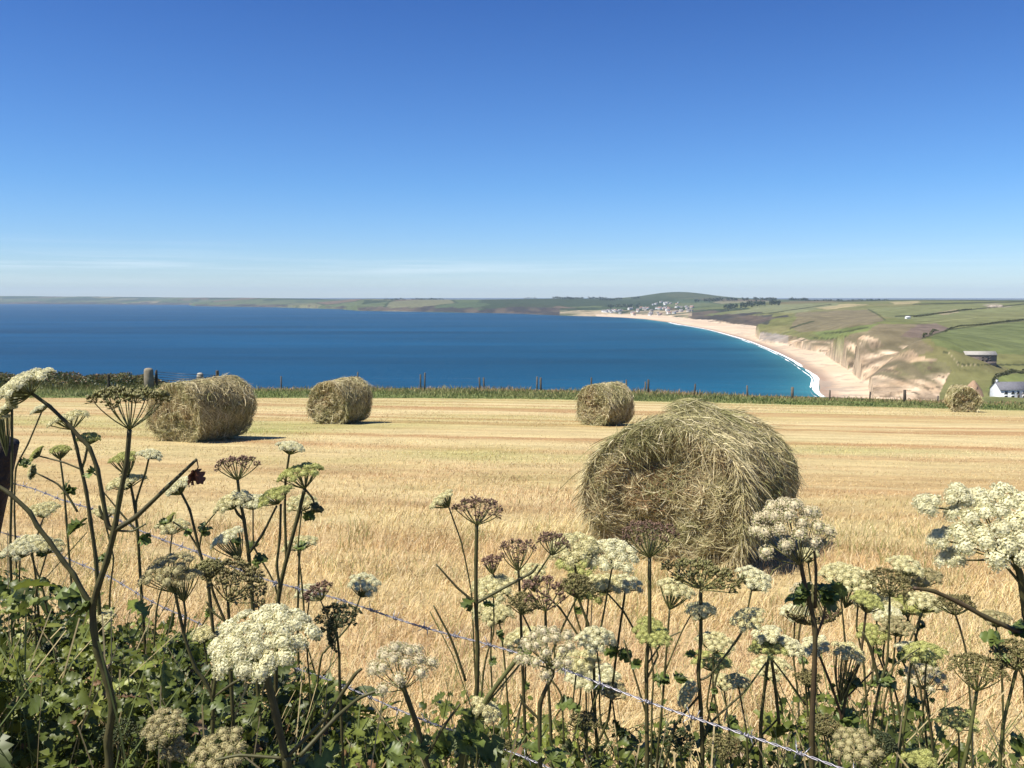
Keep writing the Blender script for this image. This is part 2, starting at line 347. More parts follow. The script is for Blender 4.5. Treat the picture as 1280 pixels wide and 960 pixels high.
rr_ = np.concatenate([np.geomspace(210, 400, 30, endpoint=False), np.geomspace(400, 1300, 330, endpoint=False), np.geomspace(1300, 3000, 130, endpoint=False), np.geomspace(3000, 6500, 150, endpoint=False), np.geomspace(6500, 13500, 60, endpoint=False), np.geomspace(13500, 42000, 12)])
AZ, RR = np.meshgrid(az, rr_); GX = np.sin(AZ)*RR; GY = np.cos(AZ)*RR
GZ = terrain(GX, GY)
nr, na = GX.shape; V = np.stack([GX,GY,GZ], -1).reshape(-1,3)
i = np.arange(nr-1)[:,None]*na+np.arange(na-1)[None]; Q = np.stack([i, i+1, i+na+1, i+na], -1).reshape(-1,4)
land = pip(landpoly, V[:,0], V[:,1]); dW = pdist(wl, V[:,0], V[:,1])
px, py = proj(V); X, Y, Z = V.T
n1 = noise(X, Y, 60, 11, 5); n2 = noise(X, Y, 12, 12, 4); n3 = noise(X, Y, 300, 13, 3)
def c3(*a): return np.array(a, float)
def mixc(A, B, t): t = np.clip(t,0,1)[...,None]; return A*(1-t)+B*t
colr = mixc(c3(.115,.125,.045)*np.ones((len(V),1)), c3(.16,.145,.065), (n1-.35)*2.2)
dist = np.hypot(X, Y)
# patchwork of far fields
cs = 260.0
def cells(x, y, s):
    ix = np.floor(x/s); iy = np.floor(y/s); b1 = np.full(x.shape, 1e9); b2 = b1.copy(); idv = np.zeros(x.shape)
    for dx in (-1,0,1):
        for dy in (-1,0,1):
            cx = ix+dx; cy = iy+dy; jx = (cx+.15+.7*_h(cx,cy,5))*s; jy = (cy+.15+.7*_h(cx,cy,6))*s
            d = np.hypot(x-jx, y-jy); nid = _h(cx,cy,7)
            cl = d < b1; b2 = np.where(cl, b1, np.minimum(b2, d)); idv = np.where(cl, nid, idv); b1 = np.where(cl, d, b1)
    return idv, b2-b1
cid, ce = cells(X*1.0, Y*.55, cs)
pal = np.array([[.075,.10,.045],[.095,.11,.05],[.06,.085,.04],[.085,.105,.045],[.17,.155,.09],[.07,.095,.04],[.10,.105,.055],[.12,.09,.06],[.08,.10,.045],[.13,.13,.07]])
fc = pal[(cid*9.99).astype(int)]; fc = mixc(fc, c3(.03,.045,.018), (ce < 14).astype(float)*.9)
colr = mixc(colr, fc, np.clip((dist-2500)/500, 0, 1))
wood = (noise(X, Y*.6, 420, 21, 4) > .60) & (dist > 2500); colr = mixc(colr, c3(.03,.045,.02), wood*.9)
ox, oy = 850, 340
def Z3(pts): return np.array([(ox+a/2.977, oy+b/2.977) for a, b in pts])
wob = (noise(X, Y, 45, 31, 3)-.5)*7; wobx = (noise(X, Y, 90, 32, 3)-.5)*16
def patch(pts, c, k=.9, near=5000):
    global colr
    m = pip(Z3(pts), px+wobx*.6, py+wob*.35) & (dist < near) & land; colr = mixc(colr, c3(*c)*(.8+.4*n1[:,None]), m*k)
patch([(850,150),(1290,140),(1290,200),(1000,225),(900,240)], (.135,.14,.06))
patch([(930,240),(1000,215),(1290,185),(1290,310),(1050,300),(960,275)], (.105,.125,.048))
patch([(700,135),(1120,113),(1290,112),(1290,150),(1100,150),(900,185),(760,165)], (.14,.15,.065))
patch([(440,150),(700,140),(765,180),(600,215),(450,225),(415,205)], (.15,.125,.075))
patch([(690,190),(880,195),(1000,210),(900,250),(960,290),(830,330),(620,240)], (.155,.125,.08), .85)
patch([(880,195),(950,190),(1000,212),(900,245),(820,240)], (.14,.105,.085))
patch([(500,225),(740,190),(690,222),(540,252)], (.12,.145,.05))
patch([(150,165),(300,125),(560,115),(640,122),(430,152),(340,150)], (.155,.165,.085), .85)
patch([(500,132),(640,118),(700,122),(560,140)], (.33,.27,.15), .8)
patch([(780,112),(880,108),(900,114),(800,120)], (.33,.27,.15), .7)
patch([(225,165),(345,158),(330,195),(235,192)], (.05,.05,.045), .9)
patch([(0,150),(120,150),(220,190),(100,185),(0,165)], (.11,.12,.055), .6)
patch([(1130,122),(1180,115),(1230,130),(1140,138)], (.24,.21,.16), .7)
patch([(940,150),(1030,140),(1040,150),(980,160)], (.28,.22,.15), .6)
patch([(1140,440),(1190,385),(1290,370),(1290,440)], (.13,.155,.05), .8)
def line(pts, c, wd, near=3500, k=.85):
    global colr
    L = Z3(pts); d = pdist(L, px, (py+wob*.05)); m = (d < wd*(.6+.8*n2)) & (dist < near) & land; colr = mixc(colr, c3(*c), m*k)
for L, w_ in (([(905,245),(1000,215),(1140,195),(1290,178)],.8),([(800,165),(880,162),(1000,148),(1080,140),(1290,118)],.8),([(700,138),(740,160),(765,180)],.7),
              ([(410,210),(450,196),(495,183)],1.1),([(540,228),(620,222),(700,205)],.8),([(1150,455),(1165,400),(1190,380),(1290,368)],.9),([(960,290),(1000,300),(1030,335),(1050,345)],.6),
              ([(870,120),(1290,110)],.8),([(620,240),(560,250),(500,245)],.8),([(170,165),(340,152),(560,120)],.6),([(1050,345),(1290,345)],.9)):
    line(L, (.04,.045,.02), w_)
line([(1000,300),(1030,335),(1040,350),(1100,345)], (.3,.25,.15), .5); line([(900,190),(1000,180),(1100,170)], (.22,.22,.1), .4)
# cliffs: pale eroded sandy slopes near, brown rock on the headlands
sandy = np.array([(951,424),(937,412),(978,419),(1021,425),(1052,424),(1078,417),(1100,424),(1120,428),(1135,433),(1150,446),(1180,452),(1191,461),(1184,475),(1175,492),(1172,520),(1088,520),(1085,481),(1065,464),(1028,441),(978,431)])
ms = pip(sandy, px+wobx*.35, py+wob*.9) & (dist < 1500) & land
_fs, _fd = ftcoord(X, Y); drop = noise(_fs, _fd*.14, 7, 41, 4)            # gullies running down the slope
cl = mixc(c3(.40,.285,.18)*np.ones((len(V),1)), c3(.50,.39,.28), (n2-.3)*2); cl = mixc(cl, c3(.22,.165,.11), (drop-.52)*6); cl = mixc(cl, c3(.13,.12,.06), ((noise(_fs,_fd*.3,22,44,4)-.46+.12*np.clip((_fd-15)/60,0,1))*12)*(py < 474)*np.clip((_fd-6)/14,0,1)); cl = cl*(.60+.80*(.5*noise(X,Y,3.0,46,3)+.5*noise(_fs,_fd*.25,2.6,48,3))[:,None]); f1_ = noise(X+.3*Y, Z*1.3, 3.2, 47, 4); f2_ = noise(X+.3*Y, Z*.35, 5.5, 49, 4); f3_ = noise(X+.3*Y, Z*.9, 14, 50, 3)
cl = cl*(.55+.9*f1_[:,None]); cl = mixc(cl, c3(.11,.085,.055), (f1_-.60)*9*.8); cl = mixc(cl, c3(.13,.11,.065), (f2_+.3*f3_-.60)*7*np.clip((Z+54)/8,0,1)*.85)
cl = mixc(cl, c3(.24,.22,.20), ((px < 985)*1.0)*(.4+.6*n2))
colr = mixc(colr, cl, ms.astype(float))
far_cliff = land & (dist > 1500) & (Z < -43-6*(px < 440) + (noise(X,Y,70,51,4)-.5)*26) & ~((px > 700) & (px < 860) & (dist < 3600))
hd = np.exp(-((X-HILL[0])**2/(2*260.**2)+(Y-HILL[1])**2/(2*500.**2))); colr = mixc(colr, c3(.05,.065,.03), np.clip(hd*2.5,0,1)*.85)
rock = mixc(c3(.095,.072,.052)*np.ones((len(V),1)), c3(.035,.03,.03), (noise(X*1.0, Y*.2, 40, 52, 4)-.35)*4)
colr = mixc(colr, rock, far_cliff*.9)
vill = land & (dist < 3600) & (dist > 2400) & (px > 700) & (px < 865) & (py > 388)
colr = mixc(colr, c3(.42,.33,.22), vill*np.clip((n1-.3)*3,0,1)*.8)
dF = pdist(ft, X, Y)
onb = (pip(beachpoly, X, Y) | ((Z < -56.3) & (dist < 3500) & (px > 745))) & land
sand = mixc(c3(.50,.385,.27)*np.ones((len(V),1)), c3(.56,.45,.33), (n1-.3)*2)
sand = mixc(sand, c3(.30,.215,.16), np.clip(1-(dW-4)/10, 0, 1)); sand = mixc(sand, c3(.30,.25,.20), ((noise(X,Y,10,61,3) > .64) & (dF < 35))*.6)
fcol = np.where(onb[:,None], sand, colr)
keep = land[Q].any(1); isb = onb[Q].all(1) & keep
def sub(V, Q, C):
    u, inv = np.unique(Q, return_inverse=True); return V[u], inv.reshape(Q.shape), C[u]
Vb,Qb,Cb = sub(V, Q[isb], fcol); tag(mk('beach', Vb, [Qb], mat_hills(True), colr=Cb, smooth=True), kind='structure')
Vb,Qb,Cb = sub(V, Q[keep & ~isb], fcol); tag(mk('hills', Vb, [Qb], mat_hills(), colr=Cb, smooth=True), kind='structure')
# sea: colour follows depth, pale over the sandbank near the beach
az2 = np.linspace(-1.2,1.2,240); r2 = np.concatenate([[60,120],np.geomspace(180,12000,220),[20000,40000]])
A2,R2 = np.meshgrid(az2,r2); sx = np.sin(A2)*R2; sy = np.cos(A2)*R2; nr, na = sx.shape
sV = np.stack([sx,sy,np.full(sx.shape,SEA)],-1).reshape(-1,3); i = np.arange(nr-1)[:,None]*na+np.arange(na-1)[None]
sQ = np.stack([i,i+1,i+na+1,i+na],-1).reshape(-1,4)
sl_ = pip(landpoly, sV[:,0], sV[:,1]) & (pdist(wl, sV[:,0], sV[:,1]) > 400); sQ = sQ[~sl_[sQ].all(1)]
dw = pdist(wl[:16], sV[:,0], sV[:,1]); sd = np.hypot(sV[:,0], sV[:,1])
wc = mixc(c3(.002,.048,.112)*np.ones((len(sV),1)), c3(.002,.050,.106), np.clip((sV[:,0]/np.maximum(sd,1)+.45)/.6,0,1))
wc = mixc(wc, c3(.005,.072,.115), np.exp(-dw/90)*.8); wc = mixc(wc, c3(.05,.20,.21), np.exp(-dw/16)*.8)
tag(mk('sea', sV, [sQ], mat_water(), colr=wc, smooth=True), kind='structure')
# breaking wave along the sand
_s = spline(wl[3:15], 40); _t = np.gradient(_s, axis=0); _n = unit(np.stack([_t[:,1], -_t[:,0]],1))
if pip(landpoly, _s[50:51,0]+_n[50,0]*8, _s[50:51,1]+_n[50,1]*8)[0]: _n = -_n
mb = MB(); k = np.arange(len(_s))
for off, wd, q in ((1.0, 3.0, 1), (5, 1.2, 2)):
    wv = wd*(.35+1.3*noise(k*1.6, 0*k, 30, q+70, 3))*np.clip((noise(k*3., 0*k, 50, q+80, 3)-(.3 if q == 1 else .52))*8, 0, 1)
    c = off+1.8*(noise(k*1.5, 0*k, 60, q+90, 3)-.5); a = _s+_n*(c-wv/2)[:,None]; b = _s+_n*(c+wv/2)[:,None]; z = np.full(len(_s), SEA+.2+.03*q)
    if q == 1: z = z+.35
    Vv = np.stack([np.c_[a,z], np.c_[(a+b)/2, z+.35], np.c_[b,z-.1]],1).reshape(-1,3); j = np.arange(len(_s)-1)*3
    mb.add(Vv, None, np.vstack([np.stack([j,j+1,j+4,j+3],-1), np.stack([j+1,j+2,j+5,j+4],-1)]), (.8,.82,.82))
tag(mb.build('surf', mat_col('sea_foam', .8, .1, .5, .2)), kind='structure')
# ------------------------------------------------ the near field, its verge and the drop beyond the fence
def plane(x, y): return -(1.5+.088*y+.015*x)
epx = [(-500,497,75),(0,497,75),(330,497,73),(640,498,60),(900,503,56),(1200,511,52),(1450,517,50),(2200,530,45)]
eP = []
for a, b, Yg in epx:
    d = ray(a, b); t = -1.5/(d[2]+.088*d[1]+.015*d[0]); q = d*t
    if not (30 < q[1] < 110): q = d/d[1]*Yg
    eP.append(q)
eP = np.array(eP)
fpx = [(-500,489,80),(0,489,78),(352,489,76),(529,488.5,72),(602,489.5,70),(673,490.5,69),(739,491.5,68),(808,493,67),(868,495.5,66),(934,497.5,65),(990,499.5,65),(1037,500.5,64),(1087,501.5,64),(1131,503,64),(1172,504.5,63),(1400,510,62),(2200,520,55)]
fP = np.array([P(*p) for p in fpx])
def near_z(x, y):
    x = np.asarray(x, float); y = np.asarray(y, float)
    ye = np.interp(x, eP[:,0], eP[:,1]); yf = np.interp(x, fP[:,0], fP[:,1]); zf = np.interp(x, fP[:,0], fP[:,2]); ze = plane(x, ye)
    z = plane(x, y); t = np.clip((y-ye)/np.maximum(yf-ye,1), 0, 1); zm = ze*(1-t)+zf*t
    s = np.maximum(y-yf, 0); zd = zf-.03*s-58*(1-np.exp(-(s/95.)**2))*1.0
    z = np.where(y < ye, z, np.where(y < yf, zm, np.maximum(zd, SEA-3)))
    return z
gx = np.concatenate([-np.geomspace(2000,14,60), np.linspace(-13.5,13.5,230), np.geomspace(14,2000,60)])
gy = np.concatenate([-np.geomspace(300,3,30), np.linspace(-2.8,14,200), np.linspace(14.2,110,260), np.linspace(112,330,60)])
X2,Y2 = np.meshgrid(gx, gy); Z2 = near_z(X2, Y2)
Z2 = Z2+(noise(X2,Y2,.5,91,3)-.5)*.03+(noise(X2,Y2,6,92,2)-.5)*.06+np.where(Y2 > 100, (noise(X2,Y2,14,93,3)-.5)*3, 0)
yeG = np.interp(X2, eP[:,0], eP[:,1]); yfG = np.interp(X2, fP[:,0], fP[:,1])
def field_col(x, y):
    """straw colour of the mown grass: rows across the slope, patches of green aftermath"""
    w_ = y+.12*x+1.5*(noise(x,y,9,100,2)-.5)
    rows = noise(w_*1.0, x*.03, 1.1, 101, 3); big = noise(x*.4, y, 7, 102, 3); g = noise(x*.6, y, 4, 103, 4)
    c = mixc(c3(.49,.375,.178)*np.ones(np.shape(x)+(3,)), c3(.62,.515,.28), (big-.3)*2.2); c = mixc(c, c3(.42,.265,.125), (rows-.42)*3.6*np.clip((y-5)/6,0,1)*np.clip((75-y)/25,0,1))
    c = mixc(c, c3(.62,.50,.26), (noise(w_, x*.05, .45, 104, 2)-.55)*2.5)
    return mixc(c, c3(.33,.33,.11), (g-.52)*4*np.clip(1.25-y/45,.25,1)*np.clip((noise(x,y,14,105,2)-.3)*3,0,1))
fcg = field_col(X2, Y2)*.86
te = np.clip((Y2-(yeG-9-3*noise(X2,Y2*0,6,3,2)))/9, 0, 1)*np.clip((X2+25)/30, .25, 1)
fcg = mixc(fcg, c3(.34,.33,.13), te*.55); fcg = mixc(fcg, c3(.13,.16,.05), (Y2 > yeG-.6).astype(float)); fcg = mixc(fcg, c3(.09,.11,.04), (Y2 > yfG+3).astype(float))
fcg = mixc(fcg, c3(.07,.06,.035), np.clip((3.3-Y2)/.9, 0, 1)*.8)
nr, na = X2.shape; i = np.arange(nr-1)[:,None]*na+np.arange(na-1)[None]; Q = np.stack([i,i+1,i+na+1,i+na],-1).reshape(-1,4)
tag(mk('field', np.stack([X2,Y2,Z2],-1).reshape(-1,3), [Q], M_ground, colr=fcg.reshape(-1,3), smooth=True), kind='structure')

def blades(mb, x, y, h, wd, lean, C, base=None, dirn=None):
    n = len(x); z = near_z(x, y) if base is None else base; th = rng.uniform(0, 2*math.pi, n) if dirn is None else dirn
    d = np.stack([np.cos(th), np.sin(th), 0*th], -1); sd = rng.uniform(0, math.pi, n); s = np.stack([np.cos(sd), np.sin(sd), 0*sd], -1)*(wd/2)[:,None]
    b = np.stack([x, y, z-.01], -1); up = np.array([0,0,1.])
    m = b+d*(h*lean*.35)[:,None]+up*(h*.55*np.sqrt(np.maximum(1-lean**2*.5,.1)))[:,None]; t = b+d*(h*lean)[:,None]+up*(h*np.sqrt(np.maximum(1-lean**2,.02)))[:,None]
    V = np.stack([b-s, b+s, m+s*.8, m-s*.8, t], 1).reshape(-1,3); k = np.arange(n)*5
    mb.add(V, np.stack([k+3,k+2,k+4],-1), np.stack([k,k+1,k+2,k+3],-1), np.repeat(C, 5, 0))
def bales_clear(x, y): return np.ones(len(x), bool)
# dry mown grass of the field
mb = MB(); n = 430000
yy = np.exp(rng.uniform(math.log(1.9), math.log(72), n)); xx = yy*rng.uniform(-.74, .74, n)
ye = np.interp(xx, eP[:,0], eP[:,1]); k = yy < ye-.3; xx = xx[k]; yy = yy[k]; n = len(xx)
tall = np.clip((13.5+3*(noise(xx,yy,3,120,2)-.5)*2-yy)/4.5, 0, 1)
tuft = noise(xx, yy, .55, 121, 3); keepp = rng.random(n) < .35+1.1*np.clip((tuft-.25)*2,0,1); xx = xx[keepp]; yy = yy[keepp]; tall = tall[keepp]; tuft = tuft[keepp]; n = len(xx)
h = (.025+.035*rng.random(n))*(1+tall*(.5+2.4*rng.random(n)**1.5*np.clip(tuft*1.6,0,1.3)))
C = field_col(xx, yy)*rng.uniform(.72, 1.3, (n,1))*1.12*(.66+.72*noise(xx,yy,.7,126,3))[:,None]; C = mixc(C, c3(.62,.42,.26), (noise(xx,yy,2.2,127,3)-.5)*1.6); pk = rng.random(n)
C = mixc(C, c3(.72,.60,.38), (pk < .22)*.8); C = mixc(C, c3(.40,.23,.12), (pk > .86)*.7); C = mixc(C, c3(.24,.27,.08), ((pk > .22)&(pk < .27))*.7)
lean = np.clip(rng.normal(.78,.24,n), .1, .99); dirn = rng.normal(.2, 1.3, n)+2.2*(noise(xx,yy,1.3,125,2)-.5)
blades(mb, xx, yy, h, .0018+.00042*yy+rng.random(n)*.0015, lean, C, dirn=dirn)
tag(mb.build('dry_grass', M_straw), 'dry straw-coloured mown grass and stubble over the whole hay field', 'grass', kind='stuff')
# greener tussocks left in the uncut strip by the front fence
mb = MB(); n = 26000; yy = rng.uniform(2.6,8.5,n); xx = yy*rng.uniform(-.7,.72,n); tk = noise(xx,yy,.35,160,2)+.5*noise(xx,yy,1.8,161,2); m_ = tk > .86; xx = xx[m_]; yy = yy[m_]; n = len(xx)
C = mixc(c3(.34,.32,.12)*np.ones((n,3)), c3(.20,.23,.07), rng.random(n)); C = mixc(C, c3(.62,.50,.28), (rng.random(n) < .35)*.9)
blades(mb, xx, yy, rng.uniform(.07,.24,n), .0022+.0004*yy, np.clip(rng.normal(.55,.25,n),.05,.97), C)
tag(mb.build('grass_tussocks', M_straw), 'taller greenish grass tussocks in the uncut strip between the front fence and the nearest bale', 'grass', kind='stuff')
# lush green verge at the foot of the fence
mb = MB(); n = 60000; xx = rng.uniform(-52, 62, n); ye = np.interp(xx, eP[:,0], eP[:,1]); yf = np.interp(xx, fP[:,0], fP[:,1])
t = rng.random(n); yy = ye-.6+(yf-ye+3.5)*t; tt = (yy-ye)/(yf-ye+1); clump = noise(xx, yy, 2.5, 130, 3)
h = (.16+.34*rng.random(n)**2)*(.45+1.0*clump)*np.clip(.6+tt,0,1.3)*(.9-.35*np.clip(xx/25,0,1))*(.7+.7*noise(xx,0*xx,4,133,3))
C = mixc(c3(.15,.18,.055)*np.ones((n,3)), c3(.22,.21,.085), (clump-.4)*3); C = mixc(C, c3(.30,.20,.11), (tt-.62)*3.2*(rng.random(n) < .75)); C = mixc(C, c3(.06,.09,.03), (noise(xx,yy,1.8,131,3)-.55)*5)
blades(mb, xx, yy, h, .03+.04*rng.random(n), np.clip(rng.normal(.6,.25,n),.05,.97), C*rng.uniform(.9,1.6,(n,1)))
tag(mb.build('verge_grass', M_grass), 'green and reddish uncut grass along the far edge of the field by the fence posts', 'grass', kind='stuff')

# ------------------------------------------------ far boundary fence
fen = empty('boundary_fence', (fP[7][0], fP[7][1], float(near_z(fP[7][0], fP[7][1]))), 'line of thin weathered posts with fine wires along the sea edge of the field', 'fence')
FO = np.array(fen.location)
posts = [(352,19,0),(447,24,0),(526,21,0),(531,23,0),(600,18,0),(605,18,0),(671,20,0),(676,19,1),(739,20,0),(783,18,0),(806.5,16,0),(810,19,1),(868,16,0),(934,16,0),(990,16,2),(1037,13,0),(1087,12,0),(1131,16,2),(1172,10,0)]
topz = []
for a, hp, kind in posts:
    u = (a-640)/F; o = None
    yfv = 70.0
    for _ in range(12): yfv = float(np.interp(u*yfv*1.0, fP[:,0], fP[:,1]))
    x = u*(yfv*cp+ .117*yfv*sp_); z = float(near_z(x, yfv)); hh = hp/F*yfv
    mb = MB(); w_ = (.12,.15,.21)[kind]; lx = rng.normal(0,.02)
    path = np.array([[x,yfv,z-.2],[x+lx*.5,yfv,z+hh*.5],[x+lx,yfv,z+hh-.02],[x+lx,yfv,z+hh]]); tube(mb, path, [w_*.55,w_*.52,w_*.5,w_*.3], 8, np.array([.10,.085,.07])*rng.uniform(.7,1.5))
    mb.build('post', M_wood, fen, origin=FO); topz.append((x, yfv, z, hh))
topz.sort()
for fr in (.35,.62,.9):
    mb = MB(); tube(mb, [[a,b,z+1.15*fr] for a,b,z,hh in topz], [.0025], 4, (.1,.1,.1)); mb.build('wire', M_metal, fen, origin=FO)

# hedge bank on the left with gate
def leafcards(mb, c, size, C, up=.3):
    n = len(c); nn = unit(rng.normal(size=(n,3))+np.array([0,0,up])); e1, e2, _ = frame(nn); a = rng.uniform(0, 6.28, n)[:,None]
    u = e1*np.cos(a)+e2*np.sin(a); v = np.cross(nn, u); s = np.asarray(size)[:,None]
    V = np.stack([c-u*s, c+v*s*.55+nn*s*.12, c+u*s, c-v*s*.55+nn*s*.12], 1).reshape(-1,3); k = np.arange(n)*4
    mb.add(V, np.vstack([np.stack([k,k+1,k+2],-1), np.stack([k,k+2,k+3],-1)]), None, np.repeat(C,4,0))
hp_ = [(-140,465),(-60,466),(0,468),(30,472),(75,467),(120,469),(160,467),(185,468),(200,475),(215,486),(240,489),(300,489)]
hx = []; 
for a, b in hp_:
    q = P(a, b, 74.); hx.append((q[0], q[2]))
hx = np.array(hx)
mb = MB(); n = 34000; x = rng.uniform(hx[0,0], hx[-1,0], n); zt = np.interp(x, hx[:,0], hx[:,1])+(noise(x, 0*x, .9, 140, 3)-.5)*.55
y = 74+rng.normal(0, 1.1, n); zb = near_z(x, y); f = rng.random(n)**.6; zz = zb+(zt-zb)*f*(1-np.clip((np.abs(y-74)-.8)/3,0,.7))
cn = noise(x*1.0, zz*1.6, .8, 141, 3)
C = mixc(c3(.06,.08,.025)*np.ones((n,3)), c3(.20,.19,.07), (cn-.35)*2.4); C = mixc(C, c3(.22,.13,.07), (f > .88)*(rng.random(n) < .35)*.8)
leafcards(mb, np.stack([x,y,zz],-1), rng.uniform(.05,.12,n), C)
n = 5000; x = rng.uniform(hx[0,0], hx[-2,0], n); y = 74+rng.normal(-1.5,1.2,n)
blades(mb, x, y, .3+.5*rng.random(n), np.full(n,.05), np.full(n,.3), c3(.19,.20,.07)*rng.uniform(.6,1.3,(n,1)))
ho = empty('hedge', (float(hx[4,0]), 74, float(near_z(hx[4,0],74))), 'dark green hedge on a bank at the far left edge of the field', 'hedge')
mb.build('foliage', M_leaf, ho)
mb = MB()
for q in np.linspace(hx[0,0]+.5, hx[-4,0], 14): tube(mb, [[q,74,float(near_z(q,74))-.2],[q+.1,74.1,float(near_z(q,74))+.9]], [.06,.03], 5, (.06,.045,.03))
mb.build('stem', M_wood, ho)
def gp(px_, py_, Y=72.): return P(px_, py_, Y)
g0 = gp(194,464.5); g1 = gp(272,470); gb = float(near_z(g0[0],72))
go = empty('field_gate', (g0[0],72,gb), 'dark metal five-bar gate between stone posts in the far left corner of the field', 'gate')
mb = MB(); 
for f in np.linspace(0, .8, 5): tube(mb, [g0+[0,0,-.02-f], (g0+g1)/2+[0,0,-.03-f], g1+[0,0,.05-f]], [.022], 6, (.05,.05,.055))
tube(mb, [g0+[0,0,.02], g0+[0,0,-.9]], [.03], 6, (.05,.05,.055)); tube(mb, [g1+[0,0,.05], g1+[0,0,-.85]], [.03], 6, (.05,.05,.055)); tube(mb, [g0+[0,0,-.85], g1+[0,0,.02]], [.018], 6, (.05,.05,.055))
mb.build('bars', M_metal, go)
def stone_post(px_, ptop, Y, wd, C, label, sq=False):
    q = P(px_, ptop, Y); zb = float(near_z(q[0], Y)); mb = MB(); hh = q[2]-zb
    p = np.array([[q[0],Y,zb-.2],[q[0],Y,zb+hh*.5],[q[0],Y,zb+hh*.88],[q[0],Y,zb+hh*.97],[q[0],Y,q[2]]])
    tube(mb, p, [wd*.52,wd*.5,wd*.48,wd*.4,wd*.2] if not sq else [wd*.5,wd*.5,wd*.5,wd*.5,wd*.45], 10 if not sq else 6, C)
    return tag(mb.build('gate_post', M_stone if not sq else M_wood, smooth=not sq, origin=(q[0],Y,zb)), label, 'post', 'posts beside the far gate')
stone_post(185.5,460,71.5,.75,(.22,.19,.14),'thick round-topped stone post at the left end of the far gate')
stone_post(250,466,73,.55,(.36,.33,.27),'pale round-topped stone showing behind the far gate bars')
stone_post(271.5,463,71.8,.26,(.09,.075,.06),'slim dark timber post at the right end of the far gate', True)
stone_post(195.5,462.5,71.8,.16,(.07,.06,.05),'thin dark post carrying the left end of the far gate', True)
stone_post(135.5,468,70.5,.2,(.05,.045,.035),'short dark post standing in front of the far left hedge', True)

